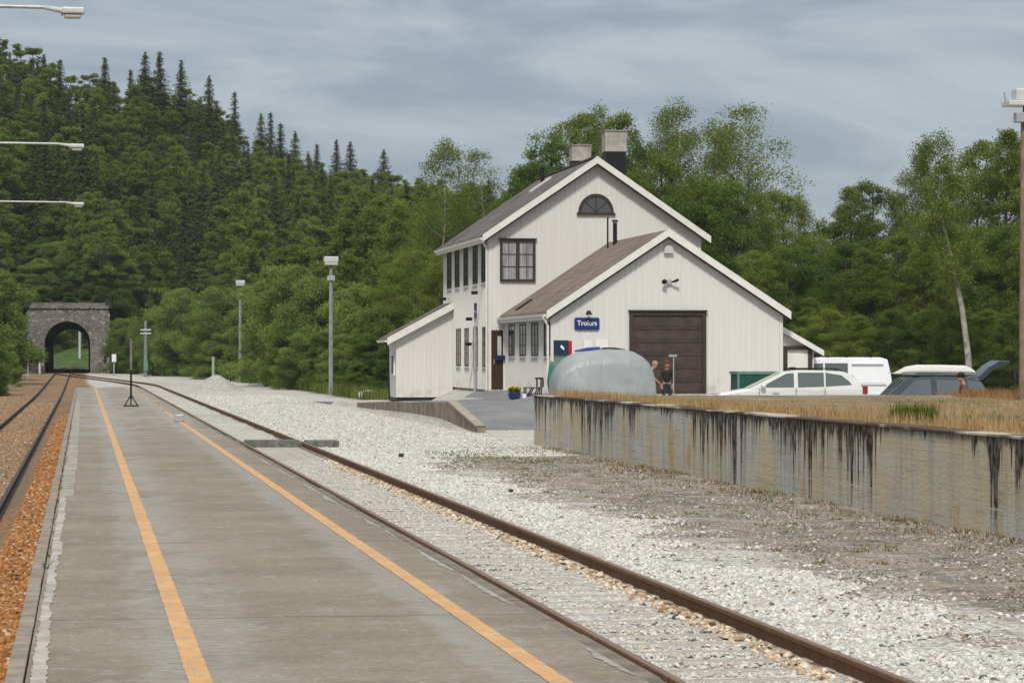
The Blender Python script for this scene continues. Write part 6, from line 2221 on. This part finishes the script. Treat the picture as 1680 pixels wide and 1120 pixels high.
def spruce(seed, Hc=12.0, Rr=1.9, nlev=46, size=0.12):
    r = np.random.default_rng(seed)
    P_, U_, W_ = [], [], []
    limbs = []
    lob = r.uniform(0.75, 1.15, 7)
    for i in range(nlev):
        t = (i + r.uniform(-0.3, 0.3)) / nlev
        t = min(max(t, 0), 0.99)
        z = Hc * (0.06 + 0.93 * t)
        L = Rr * (1 - t) ** 0.80 * r.uniform(0.78, 1.12) + 0.10
        nb = int(6 + 5 * (1 - t))
        a0_ = r.uniform(0, 6.28)
        for b in range(nb):
            an = a0_ + 2 * math.pi * b / nb + r.normal(0, 0.14)
            Lb = L * r.uniform(0.55, 1.2) * lob[int((an % 6.283) / 6.283 * 7) % 7]
            zb_ = z + r.normal(0, 0.17)
            k = max(3, int(Lb / 0.13))
            s = (np.arange(k) + 0.6) / k
            d_ = np.array([math.cos(an), math.sin(an), 0])
            side = np.array([-math.sin(an), math.cos(an), 0])
            x = d_[None] * (s * Lb)[:, None]
            zz = zb_ - 0.42 * Lb * s + 0.22 * Lb * s ** 2
            p_ = x.copy()
            p_[:, 2] = zz
            for rep in range(3):
                off = side[None] * (r.normal(0, 0.16, k) * (0.3 + s))[:, None]
                q_ = p_ + off
                q_[:, 2] -= np.abs(r.normal(0, 0.13, k)) - 0.03
                u = d_[None] * size + side[None] * r.normal(0, size * 0.7, (k, 1))
                u[:, 2] = -np.abs(r.normal(0.05, 0.07, k))
                wd = side[None] * size * 0.38 + r.normal(0, 0.02, (k, 3))
                P_.append(q_), U_.append(u), W_.append(wd)
            if b % 4 == 0 and L > 0.5:
                limbs.append(((0, 0, z), tuple(d_ * Lb * 0.7 + np.array([0, 0, z - 0.2 * Lb])), 0.022))
    p_, u, wd = np.concatenate(P_), np.concatenate(U_), np.concatenate(W_)
    V = np.stack([p_ - u, p_ - wd, p_ + u, p_ + wd], 1).reshape(-1, 3)
    tip = np.array([[0, 0, Hc * 0.99]])
    tm = trunk_mesh('trunk', [(0, 0, -0.3), (0, 0, Hc * 0.5), (0, 0, Hc)], [0.15, 0.09, 0.015], limbs, M['bark'])
    return tm, crown_data('crown', V, M['leaf_spruce'])


def put_tree(name, data, loc, h, hc, rz, label, cat, group=None, wide=1.0, lean=(0, 0)):
    k = h / hc
    root = bpy.data.objects.new(name, None)
    C.objects.link(root)
    root.location = loc
    root.rotation_euler = (lean[0], lean[1], rz)
    root.scale = (k * wide, k * wide, k)
    for nm, me in zip(('trunk', 'crown'), data):
        o = bpy.data.objects.new(nm, me)
        C.objects.link(o)
        o.parent = root
    return tag(root, label, cat, group)


SPR = [spruce(100 + i, 12.0, rr_2) for i, rr_2 in enumerate((2.3, 2.0, 2.6, 2.1, 1.8))]
HIL = [broadleaf(200 + i, 10, 2.5, 0.16, 48, 280, 0.105, sh, lm, 'bark') for i, (sh, lm) in enumerate((('oval', 'leaf_hill'), ('dome', 'leaf_hill'), ('tall', 'leaf_birch'), ('oval', 'leaf_hill'), ('cone', 'leaf_birch')))]
rt = random.Random(77)
nS = nB = 0
rows = 15
for j in range(rows):
    t = 0.02 + 0.98 * (j / (rows - 1)) ** 0.92
    step = 34 if j > 1 else 40
    px = -30 + (j % 2) * step / 2
    while px < 860:
        q = px + rt.uniform(-12, 12)
        tt = min(1.0, max(0.0, t + rt.uniform(-0.03, 0.03)))
        px += step * rt.uniform(0.85, 1.2)
        if j < 2 and 38 < q < 184:
            if rt.random() < 0.75: continue
        if j < 1 and 20 < q <= 38: continue
        if q > 700 and (j > 11 or j < 5) and rt.random() < 0.5: continue
        D_, z_ = hill_z(q, tt)
        v = atD(q, 583, D_)
        ps = 0.46 if q < 420 else (0.40 if q < 620 else 0.30)
        if j >= rows - 2: ps = 0.18
        if j < 3: ps = 0.35
        if rt.random() < ps:
            h = rt.uniform(7.5, 12.0) if j < rows - 3 else rt.uniform(7, 9.5)
            put_tree('spruce', rt.choice(SPR), (v.x, v.y, z_ - 0.4), h, 12.0, rt.uniform(0, 6.28), 'dark pointed spruce crowded among the trees on the wooded hillside', 'spruce', 'spruces on the hillside', rt.uniform(0.95, 1.25))
            nS += 1
        else:
            h = rt.uniform(6.5, 10.5) if j < rows - 2 else rt.uniform(6.5, 9.5)
            put_tree('broadleaf_tree', rt.choice(HIL), (v.x, v.y, z_ - 0.4), h, 10.0, rt.uniform(0, 6.28), 'lighter green leafy tree between the spruces on the wooded hillside', 'tree', 'leafy trees on the hillside', rt.uniform(1.0, 1.3))
            nB += 1
print('hill trees', nS, nB)
# skyline spruces read off the photograph
for (px_, ty, D_) in ((172, 92, 380), (238, 85, 384), (262, 84, 386), (214, 112, 384), (297, 98, 392), (343, 124, 405), (385, 148, 425), (428, 186, 440), (444, 182, 445), (460, 200, 452), (72, 88, 380), (98, 96, 380), (52, 95, 378), (484, 215, 455), (552, 228, 490), (575, 232, 495), (520, 235, 480), (630, 245, 520)):
    Dd, z_ = hill_z(px_, 0.97)
    v = atD(px_, ty, D_)
    h = max(5.0, min(11, v.z - z_ + 0.4))
    put_tree('spruce', rt.choice(SPR), (v.x, v.y, v.z - h), h, 12.0, rt.uniform(0, 6.28), 'dark spruce top standing out against the sky on the ridge', 'spruce', 'spruces along the skyline', rt.uniform(1.15, 1.5))

# bushes and trees along the yard edge
WIL = [broadleaf(300 + i, 10, 3.6, 0.04, 90, 460, 0.085, sh, 'leaf_willow', 'bark', trunk_r=0.12) for i, sh in enumerate(('dome', 'oval', 'dome'))]
ALD = [broadleaf(320 + i, 10, 2.9, 0.05, 80, 460, 0.08, sh, 'leaf_alder', 'bark', trunk_r=0.14) for i, sh in enumerate(('oval', 'dome', 'tall'))]
front = [(202, 520, 292, 0), (225, 548, 285, 1), (262, 500, 275, 0), (300, 470, 268, 0), (338, 492, 262, 1), (368, 468, 250, 0), (415, 462, 236, 0), (250, 565, 270, 1), (282, 560, 268, 0), (318, 548, 262, 1),
         (358, 545, 246, 0), (378, 575, 236, 1), (412, 560, 226, 1), (440, 545, 214, 0), (455, 428, 204, 0), (492, 432, 200, 0), (525, 450, 192, 0), (478, 525, 190, 1), (505, 545, 184, 0), (535, 540, 178, 1),
         (565, 470, 182, 0), (592, 462, 178, 0), (565, 545, 170, 0), (598, 545, 164, 1), (620, 500, 166, 0), (640, 560, 152, 1), (585, 590, 160, 1)]
for (px_, ty, D_, kd) in front:
    v = atD(px_, ty, D_)
    g_ = zg(v.x, v.y) - 0.2
    h = v.z - g_
    d_ = rt.choice(WIL) if kd == 0 else rt.choice(ALD)
    if kd == 0:
        put_tree('willow_bush', d_, (v.x, v.y, g_), h, 10, rt.uniform(0, 6.28), 'light green bushy willow at the far edge of the gravel yard', 'willow', 'willows along the gravel yard', 1.0 if h > 5.5 else 1.35)
    else:
        put_tree('alder_bush', d_, (v.x, v.y, g_), h, 10, rt.uniform(0, 6.28), 'darker green alder bush between the willows at the yard edge', 'alder', 'alders along the gravel yard', 1.0 if h > 5.5 else 1.4)
# left bank of the main track
for (px_, ty, D_, kd) in ((-10, 440, 215, 0), (8, 470, 236, 1), (-15, 540, 190, 1), (4, 560, 205, 0), (12, 585, 240, 0), (-2, 600, 170, 0), (-25, 500, 170, 1)):
    v = atD(px_, ty, D_)
    g_ = zg(v.x, v.y) - 0.2
    put_tree('bank_bush', rt.choice(ALD if kd else WIL), (v.x, v.y, g_), v.z - g_, 10, rt.uniform(0, 6.28), 'green bush on the bank left of the track before the tunnel', 'bush', 'bushes on the left bank', 1.1)
# shrubs over and right of the portal
for (px_, ty, D_) in ((196, 470, 303), (182, 500, 302), (205, 545, 297), (60, 452, 308), (150, 462, 306), (110, 430, 312), (20, 455, 304), (192, 585, 297), (165, 480, 303), (98, 476, 303), (50, 474, 303), (132, 455, 307), (82, 448, 309), (35, 520, 300), (176, 468, 304), (52, 470, 300.6), (72, 480, 300.5), (92, 468, 300.8), (116, 478, 300.5), (140, 466, 300.8), (162, 474, 300.6)):
    v = atD(px_, ty, D_)
    g_ = hill_z(px_, 0.03)[1] if px_ < 190 else zg(v.x, v.y)
    h = max(1.5, v.z - g_)
    put_tree('portal_bush', rt.choice(ALD), (v.x, v.y, v.z - h), h, 10, rt.uniform(0, 6.28), 'dark green bush growing close around the tunnel portal', 'bush', 'bushes around the portal', 1.2 if h > 4 else 1.7)
rb_ = random.Random(91)
for i in range(46):
    px_ = rb_.uniform(28, 190)
    tt = rb_.uniform(0.0, 0.16)
    Dd, z_ = hill_z(px_, tt)
    v = atD(px_, 500, Dd + 0.6)
    put_tree('portal_bush', rb_.choice(ALD + WIL), (v.x, v.y, z_ - 0.5), rb_.uniform(2.2, 4.6), 10, rb_.uniform(0, 6.28), 'dark green bush growing close around the tunnel portal', 'bush', 'bushes around the portal', rb_.uniform(1.3, 1.8))
# trees seen through the tunnel
for (X_, Y_, h) in ((-13, 455, 12), (-9, 470, 13), (-5, 462, 12), (-1, 475, 13), (3, 458, 11), (-15, 480, 14), (7, 470, 12), (-3, 490, 15)):
    put_tree('far_tree', rt.choice(ALD), (X_, Y_, zg(X_, Y_) + 1.5), h, 10, rt.uniform(0, 6.28), 'dark leafy tree behind the bright grass seen through the tunnel', 'tree', 'trees beyond the tunnel', 1.2)

# behind and right of the building
BIR = [broadleaf(400 + i, 10, 1.75, 0.20, 100, 620, 0.034, 'tall', 'leaf_birch', 'birch_bark', droop=0.45, trunk_r=0.075, fringe=0.0) for i in range(3)]
BIA = [broadleaf(410 + i, 10, 1.9, 0.22, 90, 520, 0.034, 'tall', 'leaf_birch', 'birch_bark', droop=0.5, trunk_r=0.07, fringe=0.0) for i in range(2)]
DEN = [broadleaf(420 + i, 10, 2.7, 0.10, 170, 640, 0.043, sh, lm, 'bark', trunk_r=0.12, crr=(0.26, 0.58), fringe=0.0) for i, (sh, lm) in enumerate((('oval', 'leaf_alder'), ('tall', 'leaf_birch'), ('oval', 'leaf_birch'), ('tall', 'leaf_alder'), ('cone', 'leaf_birch')))]
special = {
    (722, 205): 'tall slender birch against the sky left of the house roof',
    (783, 222): 'second slender birch, close to the left roof slope of the house',
    (1130, 136): 'tallest airy birch rising behind the right roof slope',
    (1215, 143): 'airy birch with loose outer twigs at the right end of the tall group',
    (1535, 190): 'tall birch with open crown above the dark car',
    (1655, 192): 'dense tall tree beside the near floodlight pole',
}
back = [(722, 205, 172, 'A', 1.0), (783, 222, 176, 'A', .95), (700, 330, 190, 'D', 1), (655, 318, 200, 'D', 1), (745, 310, 182, 'D', 1.1), (812, 318, 178, 'D', 1), (680, 400, 165, 'D', 1.1), (642, 415, 170, 'D', 1), (735, 390, 160, 'D', 1.2),
        (872, 248, 172, 'D', .9), (905, 195, 176, 'D', .85), (942, 165, 180, 'D', .8), (985, 150, 178, 'B', .95), (1012, 165, 182, 'D', .75), (1050, 205, 176, 'D', .8), (1095, 160, 176, 'B', 1.0), (1130, 136, 170, 'B', 1.0), (1172, 190, 178, 'B', .9), (1215, 143, 172, 'A', 1.15), (1190, 170, 176, 'A', 1.0),
        (1085, 235, 160, 'D', .9), (1150, 265, 158, 'D', 1), (1200, 275, 156, 'D', 1), (1240, 300, 158, 'B', 1.1), (1285, 296, 162, 'D', .95), (1312, 302, 170, 'B', .9), (1350, 345, 170, 'D', 1), (1395, 290, 168, 'D', 1), (1432, 280, 166, 'D', .95), (1470, 262, 170, 'B', 1), (1500, 225, 168, 'B', .9),
        (1535, 190, 160, 'A', 1.05), (1580, 235, 166, 'B', .95), (1615, 212, 160, 'D', .85), (1655, 192, 152, 'D', .9), (1700, 200, 160, 'D', .9), (1740, 230, 150, 'D', 1), (1780, 210, 160, 'B', 1),
        (1240, 400, 145, 'D', 1.1), (1300, 390, 146, 'D', 1.1), (1345, 400, 150, 'D', 1.1), (1385, 385, 144, 'D', 1.1), (1430, 395, 142, 'D', 1.1), (1475, 370, 144, 'D', 1.1), (1520, 380, 140, 'D', 1.1), (1555, 350, 146, 'D', 1.0), (1610, 360, 142, 'D', 1.1), (1650, 350, 140, 'D', 1.1), (1695, 360, 138, 'D', 1.1),
        (1360, 500, 132, 'D', 1.5), (1410, 510, 130, 'D', 1.5), (1460, 500, 130, 'D', 1.5), (1510, 500, 130, 'D', 1.5), (1560, 505, 128, 'D', 1.5), (1620, 500, 128, 'D', 1.5), (1665, 505, 126, 'D', 1.5), (1330, 480, 134, 'D', 1.3)]
for (px_, ty, D_, kd, wd_) in back:
    v = atD(px_, ty, D_)
    g_ = zg(v.x, v.y) - 0.3
    h = v.z - g_
    d_ = rt.choice({'A': BIA, 'B': BIR, 'D': DEN}[kd])
    nm = 'birch_tree' if kd in 'AB' else 'broadleaf_tree'
    if (px_, ty) in special:
        put_tree(nm, d_, (v.x, v.y, g_), h, 10, rt.uniform(0, 6.28), special[(px_, ty)], 'birch' if kd in 'AB' else 'tree', None, wd_)
    elif kd in 'AB':
        put_tree(nm, d_, (v.x, v.y, g_), h, 10, rt.uniform(0, 6.28), 'birch with hanging twigs among the trees behind the house and cars', 'birch', 'birches behind the house and cars', wd_)
    else:
        put_tree(nm, d_, (v.x, v.y, g_), h, 10, rt.uniform(0, 6.28), 'dense green leafy tree behind the house and the parked cars', 'tree', 'dense trees behind the house and cars', wd_)
# leaning pale trunk right of the cars
v = atD(1593, 640, 124)
g_ = zg(v.x, v.y) - 0.2
kk_ = 124 / F
ptl = [(0, 0, 0), (-5 * kk_, 0, 85 * kk_), (-12 * kk_, 0.3, 165 * kk_), (-30 * kk_, 0.6, 260 * kk_), (-48 * kk_, 0.8, 330 * kk_), (-40 * kk_, 0.8, 400 * kk_)]
lt = broadleaf(555, 11.4, 2.0, 0.50, 80, 260, 0.06, 'tall', 'leaf_birch', 'birch_bark', droop=0.4, trunk_r=0.18, path=ptl)
put_tree('birch_tree', lt, (v.x, v.y, g_), 11.4, 11.4, 0, 'birch with long bare pale leaning trunk behind the raised tailgate', 'birch')

# ------------------------------------------------------------------ air
hz_mb = MB().box(-420, 1100, -30, 1300, -6.0, 90.0)
hm_ = bpy.data.materials.new('thin haze')
hm_.use_nodes = True
nt = hm_.node_tree
nt.nodes.clear()
pv = nt.nodes.new('ShaderNodeVolumePrincipled')
pv.inputs['Color'].default_value = (0.86, 0.90, 0.96, 1)
pv.inputs['Density'].default_value = 0.00012
mo = nt.nodes.new('ShaderNodeOutputMaterial')
nt.links.new(pv.outputs[0], mo.inputs['Volume'])
tag(hz_mb.build('haze', hm_), 'thin pale summer haze over the valley', 'haze', kind='stuff')
